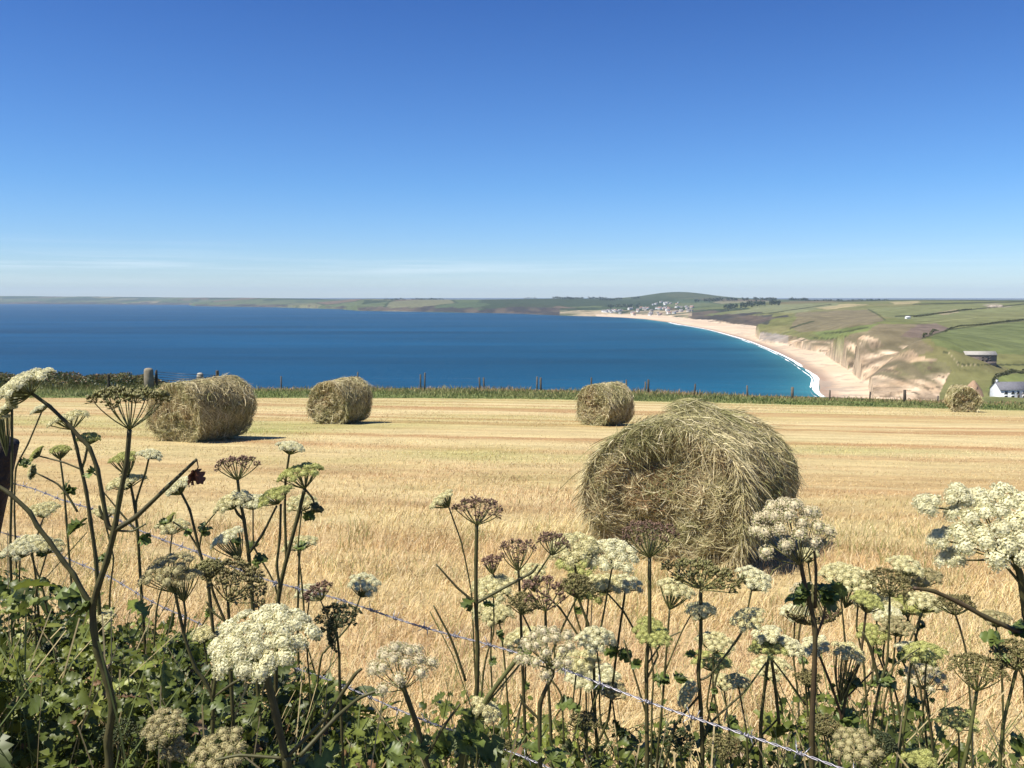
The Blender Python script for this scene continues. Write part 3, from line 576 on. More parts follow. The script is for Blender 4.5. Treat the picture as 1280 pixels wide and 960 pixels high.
# ------------------------------------------------ hay bales
def bale(px_, pyb, Y, theta, rad, length, nst, label, seed, flat=.94, sag=0., lump=0.):
    q = P(px_, pyb, Y); z0 = float(near_z(q[0], q[1])); O = np.array([q[0], q[1], z0])
    ax = np.array([math.sin(theta), math.cos(theta), 0]); sd = np.array([math.cos(theta), -math.sin(theta), 0]); r0 = np.random.default_rng(seed)
    def place(r, phi, a):      # r radius, phi angle from up, a along the axis (-.5 near .. .5)
        X = np.sin(phi)*r; Zz = np.cos(phi)*r; lp = 1+.035*np.sin(phi*3+seed)+.025*np.sin(phi*5+a*3+seed)
        X = X*lp; Zz = Zz*lp*flat; Zz = Zz+rad*flat
        wide = 1+sag*np.clip(1-Zz/rad, 0, 1)**1.5; X = X*wide; Zz = Zz+lump*np.exp(-((phi-.0)/.5)**2)*np.clip(r/rad,0,1)**3*np.exp(-((a+.15)/.3)**2)
        Zz = np.maximum(Zz, .0+.02*np.cos(phi*9))
        al = a*length*(1+.06*np.sin(phi*2+seed)+.05*(r/rad)**2*np.sign(a)*0)
        return X[...,None]*sd+al[...,None]*ax+Zz[...,None]*np.array([0,0,1.])
    # core with layered end faces
    na_, nph = 26, 72; mb = MB(); ph = np.linspace(0, 2*math.pi, nph, endpoint=False)
    rings = [(f*rad*.97, -.5-.0+.05*(1-f)**1+(.02*((i*7)%3-1))/1) for i, f in enumerate(np.linspace(0.02, .93, 9))]
    prof = rings + [(rad*.97, -.47+.94*i/(na_-1)) for i in range(na_)] + [(f*rad*.97, .48) for f in np.linspace(.95, .02, 6)]
    pr = np.array(prof); PH, RI = np.meshgrid(ph, np.arange(len(pr)))
    nz_ = noise(PH*3+seed, RI*.5, .6, seed, 4); en = (noise(pr[RI,0]*9, (PH)*1.2, .9, seed+2, 3)-.5)*.15*(RI < 9); V = place(pr[RI,0]*(.95+.09*nz_), PH, pr[RI,1]+(nz_-.5)*.03-en+.03*(RI < 9))
    nr, nn = RI.shape; j = np.arange(nn); jn = (j+1)%nn; i = np.arange(nr-1)[:,None]*nn
    Qb = np.stack([i+j, i+jn, i+nn+jn, i+nn+j], -1).reshape(-1,4)
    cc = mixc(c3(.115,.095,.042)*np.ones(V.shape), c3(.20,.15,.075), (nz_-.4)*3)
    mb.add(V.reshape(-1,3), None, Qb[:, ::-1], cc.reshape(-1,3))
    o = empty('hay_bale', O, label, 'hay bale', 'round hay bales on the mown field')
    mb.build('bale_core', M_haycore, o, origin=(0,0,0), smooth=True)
    mb = MB(); k = 6; t = np.linspace(-.5,.5,k)[None]
    n1 = int(nst*.56); a0 = r0.uniform(-.5,.5,n1); p0 = r0.uniform(0,2*math.pi,n1); dl = r0.uniform(.10,.55,n1)*np.where(r0.random(n1)<.15,.5,1); tilt = r0.normal(0,.16,n1)*np.where(r0.random(n1)<.25,2.5,1)
    lay = noise(a0*6, p0*1.3, .5, seed+1, 3)
    phi = p0[:,None]+t*dl[:,None]; aa = np.clip(a0[:,None]+t*tilt[:,None]*dl[:,None]*1.6+r0.normal(0,.008,(n1,k)), -.54, .54)
    lift = np.abs(r0.normal(0,.010,n1))+.012; fly = (r0.random(n1) < .10)*r0.uniform(0,.10,n1); rr = rad*(.985+.035*(lay[:,None]-.4))+lift[:,None]+fly[:,None]*(t+.5)**2+r0.normal(0,.005,(n1,k))
    pts = place(rr, phi, aa)
    # ends: layered arcs that wander
    n2 = int(nst*.42); rho = np.sqrt(r0.uniform(.0,1,n2))*rad; p0 = r0.uniform(0,2*math.pi,n2); dl = r0.uniform(.05,.26,n2)/np.maximum(rho,.09); side = np.where(r0.random(n2) < .72, -1, 1)
    dr = r0.normal(0,.75,n2)*dl*np.maximum(rho,.1); phi = p0[:,None]+t*np.clip(dl,0,1.6)[:,None]; rr = np.clip(rho[:,None]+t*dr[:,None], .01, rad*1.02)
    off = np.abs(r0.normal(0,.014,n2))+.006+(noise(rho*9, p0*1.2, .9, seed+2, 3)-.5)*.20; fl = (r0.random(n2)<.12)*r0.uniform(0,.09,n2); aa = side[:,None]*(.485+(off[:,None]+fl[:,None]*(t+.5)**2+r0.normal(0,.006,(n2,k)))/length) - side[:,None]*(.04*(1-rr/rad))
    pts2 = place(rr, phi, aa)
    # fringe around the rim and at the foot
    n3 = int(nst*.07); p0 = r0.uniform(0,2*math.pi,n3); a0 = np.where(r0.random(n3)<.6, r0.normal(-.5,.03,n3), r0.uniform(-.5,.5,n3)); ln = r0.uniform(.04,.16,n3)
    b = place(np.full(n3,rad*1.0), p0, a0); dd = unit(r0.normal(size=(n3,3))*.8+unit(b-np.array([0,0,rad]))); pts3 = b[:,None]+dd[:,None]*((t+.5)[...,None]*ln[:,None,None]); pts3[...,2] -= ((t+.5)**2)*ln[:,None]*.6; pts3[...,2] = np.maximum(pts3[...,2], .01)
    # tangled wisps lying every way across the faces, and strands hanging from the rim
    n4 = int(nst*.14); rho = np.sqrt(r0.uniform(0,1,n4))*rad*.98; p0 = r0.uniform(0,2*math.pi,n4); sd4 = np.where(r0.random(n4) < .8, -1, 1)
    b = place(rho, p0, sd4*(.5+(noise(rho*9, p0*1.2, .9, seed+2, 3)-.5)*.18+.02*r0.random(n4))); an = r0.uniform(0,6.283,n4); ln = r0.uniform(.04,.17,n4)
    dd = unit(np.cos(an)[:,None]*sd+np.sin(an)[:,None]*np.array([0,0,1.])-ax*sd4[:,None]*0+r0.normal(0,.18,(n4,3))); cv = unit(r0.normal(size=(n4,3)))
    pts4 = b[:,None]+dd[:,None]*(t*1.0)[...,None]*ln[:,None,None]+cv[:,None]*(t**2)[...,None]*(ln*.7)[:,None,None]; pts4[...,2] = np.maximum(pts4[...,2], .01)
    n5 = int(nst*.018); p0 = r0.normal(0,.75,n5); b = place(np.full(n5,rad*1.01), p0, np.full(n5,-.5)+r0.normal(0,.03,n5)); ln = r0.uniform(.08,.34,n5)
    pts5 = b[:,None]+(-ax*.05+sd*r0.normal(0,.55,(n5,1)))[:,None]*(t+.5)[...,None]*ln[:,None,None]; pts5[...,2] -= (t+.5)**1.5*ln[:,None]*.95
    for pts_, nn_, endf in ((pts,n1,0),(pts2,n2,1),(pts3,n3,0),(pts4,n4,1),(pts5,n5,0)):
        u = r0.random(nn_); pn = noise(pts_[:,0,0]*3+seed, pts_[:,0,2]*3+pts_[:,0,1], .5, seed+4, 3)
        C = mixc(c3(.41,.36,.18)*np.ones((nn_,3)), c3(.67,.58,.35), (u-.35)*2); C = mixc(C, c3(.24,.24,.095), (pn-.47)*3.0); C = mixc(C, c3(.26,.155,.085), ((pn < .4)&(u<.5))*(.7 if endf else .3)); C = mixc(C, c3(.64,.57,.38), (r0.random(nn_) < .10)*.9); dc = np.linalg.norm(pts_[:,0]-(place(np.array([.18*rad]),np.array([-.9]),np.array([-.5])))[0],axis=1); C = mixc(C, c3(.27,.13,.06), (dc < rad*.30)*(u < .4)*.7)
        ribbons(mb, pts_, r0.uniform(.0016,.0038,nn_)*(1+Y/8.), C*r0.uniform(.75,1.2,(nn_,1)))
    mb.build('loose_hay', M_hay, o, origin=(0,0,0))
    return o
bale(866, 700, 7.5, R(33), .655, 1.22, 78000, 'largest and nearest round hay bale, shaggy with loose hay on top, right of centre', 11, .885, .28, .19)
bale(256, 546, 19.0, R(24), .69, 1.62, 15000, 'broad round hay bale at the far left with its right side in deep shade', 12, .95, .08)
bale(427, 527.5, 26.0, R(24), .66, 1.35, 9000, 'round hay bale left of centre with its spiral end facing the camera', 13, .97, .04)
bale(757, 527, 27.0, R(49), .64, 1.2, 9000, 'small middle-distance round hay bale just behind and left of the nearest bale', 14, .97, .04)
bale(1202, 520, 44.0, R(10), .65, 1.3, 6000, 'farthest round hay bale at the right edge near the white house', 15, .97, .04)
# ------------------------------------------------ buildings across the valley
def gable(mb, L, W, H, RH, cw, cr, ov=.25, M=None, Q0=0):
    v = np.array([[-L/2,-W/2,0],[L/2,-W/2,0],[L/2,W/2,0],[-L/2,W/2,0],[-L/2,-W/2,H],[L/2,-W/2,H],[L/2,W/2,H],[-L/2,W/2,H],[-L/2,0,H+RH],[L/2,0,H+RH]])
    mb.add(v, [[4,8,7],[5,6,9]][0:0] or [[7,4,8],[5,6,9]], [[0,1,5,4],[1,2,6,5],[2,3,7,6],[3,0,4,7]], cw)
def roof(mb, L, W, H, RH, cr, ov=.3, th=.15):
    s = RH/(W/2); e = W/2+ov
    v = []
    for dz in (0, th):
        v += [[-L/2-ov,-e,H-ov*s+dz+.02],[L/2+ov,-e,H-ov*s+dz+.02],[L/2+ov,0,H+RH+dz+.02],[-L/2-ov,0,H+RH+dz+.02],[-L/2-ov,e,H-ov*s+dz+.02],[L/2+ov,e,H-ov*s+dz+.02]]
    q = [[6,7,8,9],[9,8,11,10],[0,3,2,1],[3,4,5,2],[0,1,7,6],[4,10,11,5],[0,6,9,3],[3,9,10,4],[1,2,8,7],[2,5,11,8]]
    mb.add(v, None, q, cr)
def house(name, loc, rz, L, W, H, RH, cw, cr, label, wins=(), cat='house', group=None, chim=True, winc=(.05,.055,.06), frame_c=None, doors=()):
    o = empty(name, loc, label, cat, group, rz)
    mb = MB(); gable(mb, L, W, H, RH, cw, cr); box(mb, (0,0,-1.5), (L-.05,W-.05,3), cw); mb.build('wall', M_build, o, origin=(0,0,0))
    mb = MB(); roof(mb, L, W, H, RH, cr); ro = mb.build('roof', M_build, o, origin=(0,0,0))
    if chim:
        for sx in ((-L/2+.7),(L/2-.7)):
            mb = MB(); box(mb, (sx,0,H+RH+.5), (.9,.7,1.6), cw); box(mb, (sx,0,H+RH+1.36), (1.05,.85,.12), cr); mb.build('chimney', M_build, ro, origin=(0,0,0))
    for (x, z, ww, hh) in wins:
        mb = MB(); box(mb, (x,-W/2-.02,z), (ww+.3,.10,hh+.3), frame_c or (.75,.75,.72)); wi = mb.build('window', M_build, o, origin=(0,0,0))
        mb = MB(); box(mb, (x,-W/2-.05,z), (ww,.09,hh), winc); mb.build('pane', M_build, wi, origin=(0,0,0))
    for (x, ww, hh) in doors:
        mb = MB(); box(mb, (x,-W/2-.03,hh/2), (ww,.12,hh), (.09,.07,.06)); mb.build('door', M_build, o, origin=(0,0,0))
    return o
def onland(px_, Y): 
    q = P(px_, 440, Y); return np.array([q[0], Y, float(terrain(q[0:1], np.array([Y]))[0])])
q = P(1262, 500.5, 440.); q[2] = max(q[2], float(terrain(q[0:1], q[1:2])[0]))
house('farmhouse', (q[0]+.5, 440, q[2]-.3), R(6), 17, 8, 4.4, 3.4, (.78,.79,.80), (.15,.15,.17), 'white farmhouse with a grey slate roof at the right edge below the green hill',
      [(-5.5,3.0,1.5,1.3),(-1.9,3.0,1.5,1.3),(.9,3.0,1.2,1.3),(4.4,3.0,1.8,1.3),(-5.5,.95,1.5,1.1),(-1.9,.95,1.5,1.1),(4.4,.95,1.8,1.1)], frame_c=(.8,.8,.78), doors=[(1.2,1.0,2.0)])
q2 = P(1275, 503, 434.)
house('outbuilding', (q2[0]+6.5, 437, max(q2[2],q[2])-.3), R(6), 6, 6, 2.4, 1.6, (.6,.52,.52), (.16,.15,.16), 'low pale annexe built against the right end of the white farmhouse', [(-1,1.2,1.6,1.0)], 'annexe', chim=False)
q = hit(1227, 452, 450); q[2] = max(q[2], q[2])
house('stone_barn', (q[0], q[1]+3, q[2]-.3), R(-4), 38*q[1]/F, 11*q[1]/F, 8.3*q[1]/F, 4*q[1]/F, (.24,.19,.16), (.34,.32,.29), 'long dark stone barn with a pale grey roof on the green slope above the farmhouse',
      [(.9,2.4,.9,.5),(5.4,2.4,.9,.5),(-2.6,1.0,.9,.5),(.9,.9,.8,.7),(5.4,.9,.8,.7)], 'barn', chim=False, winc=(.02,.02,.02), frame_c=(.13,.11,.09), doors=[(3.2,1.3,1.9)])
q = hit(1134.5, 398.5, 700); Lx = 5.5*q[1]/F
house('cottage', (q[0],q[1],q[2]-.4), R(8), Lx, Lx*.7, Lx*.42, Lx*.22, (.82,.82,.80), (.6,.6,.6), 'tiny bright white cottage alone on the upper green hillside', [(0,1.6,1,1)], 'cottage', chim=False)
def rockpile(name, px_, py_, Y, sz, C, label, cat, n=9):
    q = P(px_, py_, Y); q[2] = float(terrain(q[0:1], q[1:2])[0]); mb = MB(); r0 = np.random.default_rng(int(px_))
    for i in range(n):
        c = q+r0.normal(size=3)*np.array([sz[0]*.3, sz[1]*.3, 0]); s = sz[2]*r0.uniform(.4,1.0); m = 8
        th, ph = np.meshgrid(np.linspace(0,math.pi,6), np.linspace(0,2*math.pi,m,endpoint=False), indexing='ij'); rr = s*r0.uniform(.75,1.15,th.shape)
        V = np.stack([np.sin(th)*np.cos(ph)*rr*1.1, np.sin(th)*np.sin(ph)*rr, np.cos(th)*rr*.8],-1).reshape(-1,3)+c
        j = np.arange(m); jn = (j+1)%m; ii = np.arange(5)[:,None]*m; mb.add(V, None, np.stack([ii+j,ii+m+j,ii+m+jn,ii+jn],-1).reshape(-1,4), np.array(C)*r0.uniform(.7,1.2))
    return tag(mb.build(name, M_stone, origin=q), label, cat)
qa = hit(1243, 384, 900)
rockpile('rock_outcrop', 1243, 384, qa[1], (26,8,4.2), (.30,.26,.21), 'pale grey rock outcrop near the skyline at the upper right', 'rocks', 14)
mb = MB(); q = P(1214, 494, 470.); q[2] -= .2       # pointed sandy stack
v = []; r0 = np.random.default_rng(5)
for hz, s in ((0,1),(.35,.72),(.7,.36),(1,.04)):
    for k in range(9): a = k/9*6.283; rr = s*5.6*r0.uniform(.6,1.25)+.5*r0.random(); v.append(q+[math.cos(a)*rr+hz*1.2, math.sin(a)*rr, hz*8.2+r0.normal(0,.4)])
j = np.arange(9); jn = (j+1)%9; ii = np.arange(3)[:,None]*9
mb.add(v, None, np.stack([ii+j, ii+jn, ii+9+jn, ii+9+j],-1).reshape(-1,4), (.33,.22,.14)); tag(mb.build('rock_stack', M_stone, origin=q), 'pointed tan rock rising above the farthest hay bale', 'rock')
# hedgerows and bushes on the hillside, draped over the slope
def hedgerow(pts, ht, label, y0=350):
    W = np.array([hit(ox+a/2.977, oy+b/2.977, y0) for a, b in pts]); s = spline(W, 10)
    mb = MB(); seg = np.r_[0, np.cumsum(np.linalg.norm(np.diff(s[:,:2],axis=0),axis=1))]; n = int(min(6000, seg[-1]*16)); t = rng.uniform(0,seg[-1],n)
    x = np.interp(t,seg,s[:,0])+rng.normal(0,ht*.3,n); y = np.interp(t,seg,s[:,1])+rng.normal(0,ht*.3,n); hh = ht*(.5+noise(t,0*t,14,200,3)); z = terrain(x,y)+rng.random(n)*hh
    leafcards(mb, np.stack([x,y,z],-1), rng.uniform(.3,.75,n), mixc(c3(.07,.08,.03)*np.ones((n,3)), c3(.13,.13,.055), rng.random(n)))
    tag(mb.build('hedgerow', M_leaf, origin=s[len(s)//2]), label, 'hedgerow', 'hedgerows on the hillside across the valley')
hedgerow([(905,245),(1000,215),(1140,195),(1285,178)], 1.2, 'long dark hedgerow crossing the hillside above the stone barn')
hedgerow([(1165,425),(1180,392),(1230,376),(1285,370)], 1.4, 'hedgerow curving uphill just behind the white farmhouse')
hedgerow([(870,168),(950,158),(1030,146),(1085,140)], 1.5, 'dark hedgerow right of the tiny white cottage')
# the village at the head of the beach
hm = {}
def vhouse(c, rz, s, wall, label):
    key = wall
    mb = MB(); L, W, H, RH = 11*s, 7*s, 5*s, 2.4*s
    gable(mb, L, W, H, RH, wall, None); box(mb, (0,0,-2), (L-.1,W-.1,4), wall)
    roof(mb, L, W, H, RH, (.22,.20,.20) if rng.random() < .7 else (.34,.2,.15)); box(mb, (L*.4,0,H+RH+.4), (1,.8,1.6), wall)
    for x in (-.3,0,.3):
        for z in (.28,.72): box(mb, (x*L,-W/2-.03,z*H), (1.2*s,.1,1.2*s), (.06,.07,.08))
    o = mb.build('village_house', M_build); o.location = [float(v) for v in c]; o.rotation_euler[2] = rz
    return tag(o, label, 'house', 'houses of the village at the head of the beach')
spots = []
for k in range(16): spots.append((rng.uniform(752,781), rng.uniform(2900,3080), 'harbour'))
for k in range(56): 
    a = rng.uniform(786,864); spots.append((a, rng.uniform(2750,3300)-(a-786)*1.5, 'slope'))
for k in range(10): spots.append((rng.uniform(815,850), rng.uniform(3500,3900), 'upper'))
for a, Y, kd in spots:
    c = onland(a, Y)
    if c[2] < -57: c[2] = -56.5
    wall = [(.75,.74,.70),(.82,.82,.80),(.6,.55,.47),(.5,.45,.4)][rng.integers(4)] if kd != 'harbour' else (.82,.82,.80)
    vhouse(c-[0,0,.5], rng.uniform(-.8,.8), rng.uniform(.65,1.15), wall, {'harbour':'small white house in the leftmost cluster of the distant village by the water','slope':'small distant house on the slope of the village above the beach','upper':'small distant house high behind the village under the hill'}[kd])
# far tree belts along the skyline
mb = MB()
for a0, a1, Y, hh, n in ((655,800,4650,9,1500),(700,790,4300,8,900),(868,1010,3900,10,2400),(905,975,2650,8,900),(1010,1110,3300,6,500),(760,800,3500,7,400),(480,560,4450,6,400)):
    a = rng.uniform(a0,a1,n); Yv = Y+rng.normal(0,60,n); q = P(a, np.full(n,380.), Yv); gz = terrain(q[:,0],Yv); m = noise(a, 0*a, 6, 300+a0, 3) > .42
    z = gz+rng.random(n)*hh*(.4+noise(a,0*a,3,301,2)); leafcards(mb, np.stack([q[:,0],Yv,z],-1)[m], rng.uniform(2.0,4.5,m.sum()), c3(.035,.05,.022)*rng.uniform(.6,1.5,(int(m.sum()),1)))
tag(mb.build('far_trees', M_leaf), 'dark far-off woods and tree belts along the skyline behind the bay', 'woods', kind='stuff')

# ------------------------------------------------ barbed wire fence in front of the camera
def wpt(t, z): return np.array([-2.0+2.35*t, 3.5-2.0*t, z])
fb = wpt(0, 0)
nf = empty('barbed_wire_fence', (fb[0], fb[1], float(near_z(fb[0], fb[1]))), 'rusty-grey barbed wire fence strung from a leaning timber post across the front hedge', 'fence')
NO = np.array(nf.location)
def wire(z0, sag):
    mb = MB(); T = np.linspace(-.45, 1.9, 700); base = np.stack([wpt(t, z0-sag*math.sin(max(0,min(1,t/1.25))*math.pi)+.012*math.sin(t*9)+.004*math.sin(t*31)) for t in T]); L = np.r_[0, np.cumsum(np.linalg.norm(np.diff(base,axis=0),axis=1))]
    e1, e2, tg = frame(np.gradient(base,axis=0))
    for ph in (0, math.pi):
        a = L*2*math.pi/.045+ph; tube(mb, base+.0016*(np.cos(a)[:,None]*e1+np.sin(a)[:,None]*e2), [.0012], 5, (.27,.26,.29), cap=False)
    for d in np.arange(.03, L[-1], .098):
        i = int(np.searchsorted(L, d+rng.normal(0,.004)))
        if i >= len(base): break
        c = base[i]
        a = np.linspace(0, 4*math.pi, 18); tube(mb, c+.0034*(np.cos(a)[:,None]*e1[i]+np.sin(a)[:,None]*e2[i])+tg[i]*np.linspace(-.006,.006,18)[:,None], [.0011], 5, (.30,.29,.33))
        for k, s in ((0,-1),(1,1)):
            for sg in (1,-1):
                an = rng.uniform(0,3.14); dd = math.cos(an)*e1[i]+math.sin(an)*e2[i]; p = c+tg[i]*.006*s
                tube(mb, [p, p+sg*dd*.009+tg[i]*.003*s, p+sg*dd*.017+tg[i]*.006*s], [.0011,.001,.0003], 4, (.40,.40,.44))
    mb.build('wire', M_metal, nf, origin=NO)
wire(-.745, .012); wire(-.96, .02); wire(-1.27, .03)
mb = MB(); a = P(2, 549, 3.5); b = P(-30, 700, 3.5); b2 = a+(b-a)*2.9
w0 = spline([b2, b, a], 8); tube(mb, w0, [.075,.07,.066,.066], 10, (.040,.032,.03)); mb.build('post', M_wood, nf, origin=NO)
# end post out beyond the right of the picture
mb = MB(); e_ = wpt(1.9, 0); tube(mb, [[e_[0],e_[1],-1.9],[e_[0],e_[1],-1.2],[e_[0],e_[1],-.6]], [.07,.065,.06], 10, (.06,.05,.045)); mb.build('post', M_wood, nf, origin=NO)
# ------------------------------------------------ leaves, umbels, plants
def leaves(mb, base, dirn, up, size, C, lobes=4, width=.42, droop=.35, K=15):
    base = np.asarray(base,float); n = len(base); d = unit(dirn); s = unit(np.cross(d, up)); nn = np.cross(s, d)
    t = np.linspace(0,1,K)[None]; size = np.asarray(size)[:,None]; ph = rng.uniform(0,1,(n,1))
    lob = np.abs(np.sin((t*lobes+.15*ph)*math.pi))**.7; env = np.sin(np.clip(t*.93+.04,0,1)**.75*math.pi)**.8
    jag = rng.uniform(.78,1.15,(n,K))
    wL = width*env*(.38+.75*lob)*jag; wR = width*env*(.38+.75*lob)*rng.uniform(.78,1.15,(n,K)); sw = (lob-.5)*.10
    cx = t - .0; cz = -droop*t**2*rng.uniform(.2,1.6,(n,1)); fold = rng.uniform(.05,.45,(n,1)); tw = rng.normal(0,.25,(n,1))*t
    def pt(x, y, z): return base[:,None]+size[...,None]*(x[...,None]*d[:,None]+y[...,None]*s[:,None]+z[...,None]*nn[:,None])
    rip = .05*np.sin(t*lobes*2*math.pi+ph*6)
    mid = pt(cx+0*wL, 0*wL, cz+0*wL); Lp = pt(cx+sw, wL, cz+fold*wL+rip+tw*wL); Rp = pt(cx+sw, -wR, cz+fold*wR-rip-tw*wR)
    V = np.stack([Lp,mid,Rp],2).reshape(-1,3); b = (np.arange(n)*K*3)[:,None]+(np.arange(K-1)*3)[None]
    Q = np.concatenate([np.stack([b,b+1,b+4,b+3],-1).reshape(-1,4), np.stack([b+1,b+2,b+5,b+4],-1).reshape(-1,4)])
    cc = np.repeat(C, K*3, 0).reshape(n,K,3,3).copy(); cc[:,:,1] *= 1.25
    mb.add(V, None, Q, cc.reshape(-1,3))
KC = {'w':((.90,.86,.62),(.86,.81,.52)),'c':((.86,.79,.50),(.78,.72,.38)),'y':((.62,.61,.24),(.46,.48,.16)),'b':((.90,.79,.57),(.80,.67,.46)),
      'g':((.20,.20,.065),(.33,.29,.13)),'n':((.22,.13,.09),(.34,.22,.15)),'o':((.27,.235,.095),(.19,.165,.06)),'t':((.56,.47,.27),(.40,.36,.17)),'k':((.05,.07,.025),(.09,.10,.04))}
def florets(mb, c, n, s, C):
    """little five-petalled flowers at c facing n"""
    m = len(c); e1, e2, _ = frame(n+rng.normal(size=(m,3))*.36); nn = unit(np.cross(e1,e2)); a = np.arange(5)*2*math.pi/5
    ang = a[None]+rng.uniform(0,6.3,(m,1)); s = s*rng.uniform(.75,1.25,(m,1,1)); V = [c+nn*(-.25*s[:,0])]
    def ringp(da, r, lift): 
        an = ang+da; return c[:,None]+s*(r*(np.cos(an)[...,None]*e1[:,None]+np.sin(an)[...,None]*e2[:,None])+lift*nn[:,None])
    A = ringp(-.5,.85,.15); B = ringp(.5,.85,.15)
    VV = np.concatenate([V[0][:,None], np.stack([A,B],2).reshape(m,10,3)],1); k = (np.arange(m)*11)[:,None]; j = np.arange(5)[None]*2
    T = np.stack([k+0*j, k+1+j, k+2+j],-1).reshape(-1,3); mb.add(VV.reshape(-1,3), T, None, np.repeat(C, 11, 0))
def fruits(mb, c, n, s, C):
    """flat oval seeds, each a small diamond-shaped solid standing along n"""
    m = len(c); e1, e2, _ = frame(n); a = rng.uniform(0,6.3,(m,1)); u = np.cos(a)*e1+np.sin(a)*e2; v = np.cross(n,u); s = (s*rng.uniform(.7,1.2,(m,1)))
    V = np.stack([c-n*s, c+u*s*.62, c+n*s*.9, c-u*s*.62, c+v*s*.22, c-v*s*.22],1).reshape(-1,3); k = np.arange(m)*6
    T = np.concatenate([np.stack([k+a_,k+b_,k+c_],-1) for a_,b_,c_ in ((0,1,4),(1,2,4),(2,3,4),(3,0,4),(1,0,5),(2,1,5),(3,2,5),(0,3,5))]); mb.add(V, T, None, np.repeat(C,6,0))
def umbel(root, J, Cn, Rm, kind, Y, stemc, tcam=0., NO_=None, k_umb=None, dens=1.0):
    """J where the rays start, Cn centre of the flower plate, Rm its radius in metres"""
    ax = unit(Cn-J); ax = unit(ax+np.array([0,-1.,.15])*tcam); e1,e2,_ = frame(ax); Lh = max(np.linalg.norm(Cn-J), Rm*.55); J2 = J
    N = k_umb or {'w':22,'c':20,'y':20,'b':20,'g':20,'n':15,'o':18,'t':20,'k':16}[kind]
    i = np.arange(N); rho = np.sqrt((i+.5)/N)*rng.uniform(.93,1.06,N); phi = i*2.39996+rng.uniform(0,6); ru = Rm/math.sqrt(N)*{'b':.86,'n':.72,'g':.85,'o':.85,'k':.85}.get(kind,1.04)
    flatdome = {'b':.65,'n':.3,'g':.12}.get(kind,.22)
    Rr = Rm-ru*.8; T_ = Cn+Rr*rho[:,None]*(np.cos(phi)[:,None]*e1+np.sin(phi)[:,None]*e2)+ax*((1-rho**2)*flatdome*Rm-.12*Rm+rng.normal(0,.035,N)*Rm)[:,None]
    mb = MB(); thick = max(.0007, .00055*Y)
    for q in T_:
        v = q-J2; side = v-ax*np.dot(v,ax); p = [J2, J2+side*.42+ax*np.dot(v,ax)*.30, J2+side*.80+ax*np.dot(v,ax)*.66, q-ax*ru*.35]
        tube(mb, spline(p,2), [thick*1.3,thick], 4, (stemc*.6+c3(.10,.11,.035)*.9)*rng.uniform(.8,1.3), cap=False)
    A, B = (np.array(v) for v in KC[kind])
    ndir = unit(ax*.9+(T_-Cn)/Rm*.75)
    seedy = kind in 'gnok'
    m = int({'w':95,'c':80,'y':70,'b':100,'g':26,'n':24,'o':26,'t':55,'k':26}[kind]*dens*(1.5 if ru > .016 else 1)); M = N*m
    f1,f2,_ = frame(ndir); zz = rng.uniform(-.35 if kind == 'b' else .02, 1, (N,m)); 
    if seedy: zz = rng.uniform(.35 if kind=='g' else -.1,1,(N,m))
    an = rng.uniform(0,6.283,(N,m)); rr = np.sqrt(np.maximum(1-zz**2,0)); hgt = .95 if kind in 'bn' else .6
    if kind == 'g': hgt = 1.05
    dirs = unit(rr[...,None]*(np.cos(an)[...,None]*f1[:,None]+np.sin(an)[...,None]*f2[:,None])+zz[...,None]*hgt*ndir[:,None])
    rad = ru*(rr[...,None]*(np.cos(an)[...,None]*f1[:,None]+np.sin(an)[...,None]*f2[:,None])+(zz*hgt-.25)[...,None]*ndir[:,None])*rng.uniform(.74 if kind != 'b' else .9,1.10 if kind != 'b' else 1.04,(N,m,1))
    if kind in 'wcyt': rad *= rng.uniform(.82,1.0,(N,1,1)); 
    pos = T_[:,None]+rad; C = mixc(A*np.ones((M,3)), B, rng.random(M)**1.5)*rng.uniform(.9,1.08,(M,1)); ub = rng.uniform(.86,1.06,(N,1,1)); C = (C.reshape(N,m,3)*ub).reshape(-1,3)
    pos = pos.reshape(-1,3); dirs = dirs.reshape(-1,3); bs = np.repeat(T_-ndir*ru*.45, m, 0)
    sub_ = rng.random(M) < (.9 if seedy or kind=='b' else .35); ped = np.stack([bs[sub_], (bs+ (pos-bs)*.55)[sub_], pos[sub_]],1); ribbons(mb, ped, np.full(int(sub_.sum()), thick*1.0), np.tile(stemc*1.6 if seedy else c3(.42,.43,.20),(int(sub_.sum()),1)), taper=False)
    o = mb.build('umbel_rays', M_stem, root)
    mb = MB()
    if seedy: fruits(mb, pos, dirs, np.clip(ru*.30,.0026,.0048)*(1.25 if kind in 'ok' else 1.1), C)
    else:
        florets(mb, pos, dirs, np.clip(ru*.115,.00125,.0019)*(1.1 if kind!='b' else .85), C)
        hv = []; hn = 0                                        # filler domes added under the florets so gaps don't show dark
        th_, ph_ = np.meshgrid([0.05,.6,1.15,1.7],np.arange(8)*math.pi/4,indexing='ij')
        for q in range(N):
            w3 = (np.sin(th_)[...,None]*(np.cos(ph_)[...,None]*f1[q]+np.sin(ph_)[...,None]*f2[q])+(np.cos(th_)*hgt-.25)[...,None]*ndir[q])*ru*.66*rng.uniform(.85,1.0,th_.shape+(1,))
            j = np.arange(8); jn = (j+1)%8; ii = np.arange(3)[:,None]*8
            mb.add(T_[q]+w3.reshape(-1,3), None, np.stack([ii+j,ii+8+j,ii+8+jn,ii+jn],-1).reshape(-1,4), (A*.55+B*.25+c3(.10,.12,.04)*.5))
        # the green hearts between the petals
        fruits(mb, pos-dirs*.0012, dirs, np.clip(ru*.10,.0010,.0017), mixc(C, c3(.35,.38,.14)*np.ones((M,3)), np.full(M,.55)))
    mb.build('seed_head' if seedy else 'flower_head', M_flower if not seedy else M_leaf, root)
    return o
DK = c3(.075,.066,.026); GR = c3(.12,.125,.04); BR = c3(.075,.042,.026)
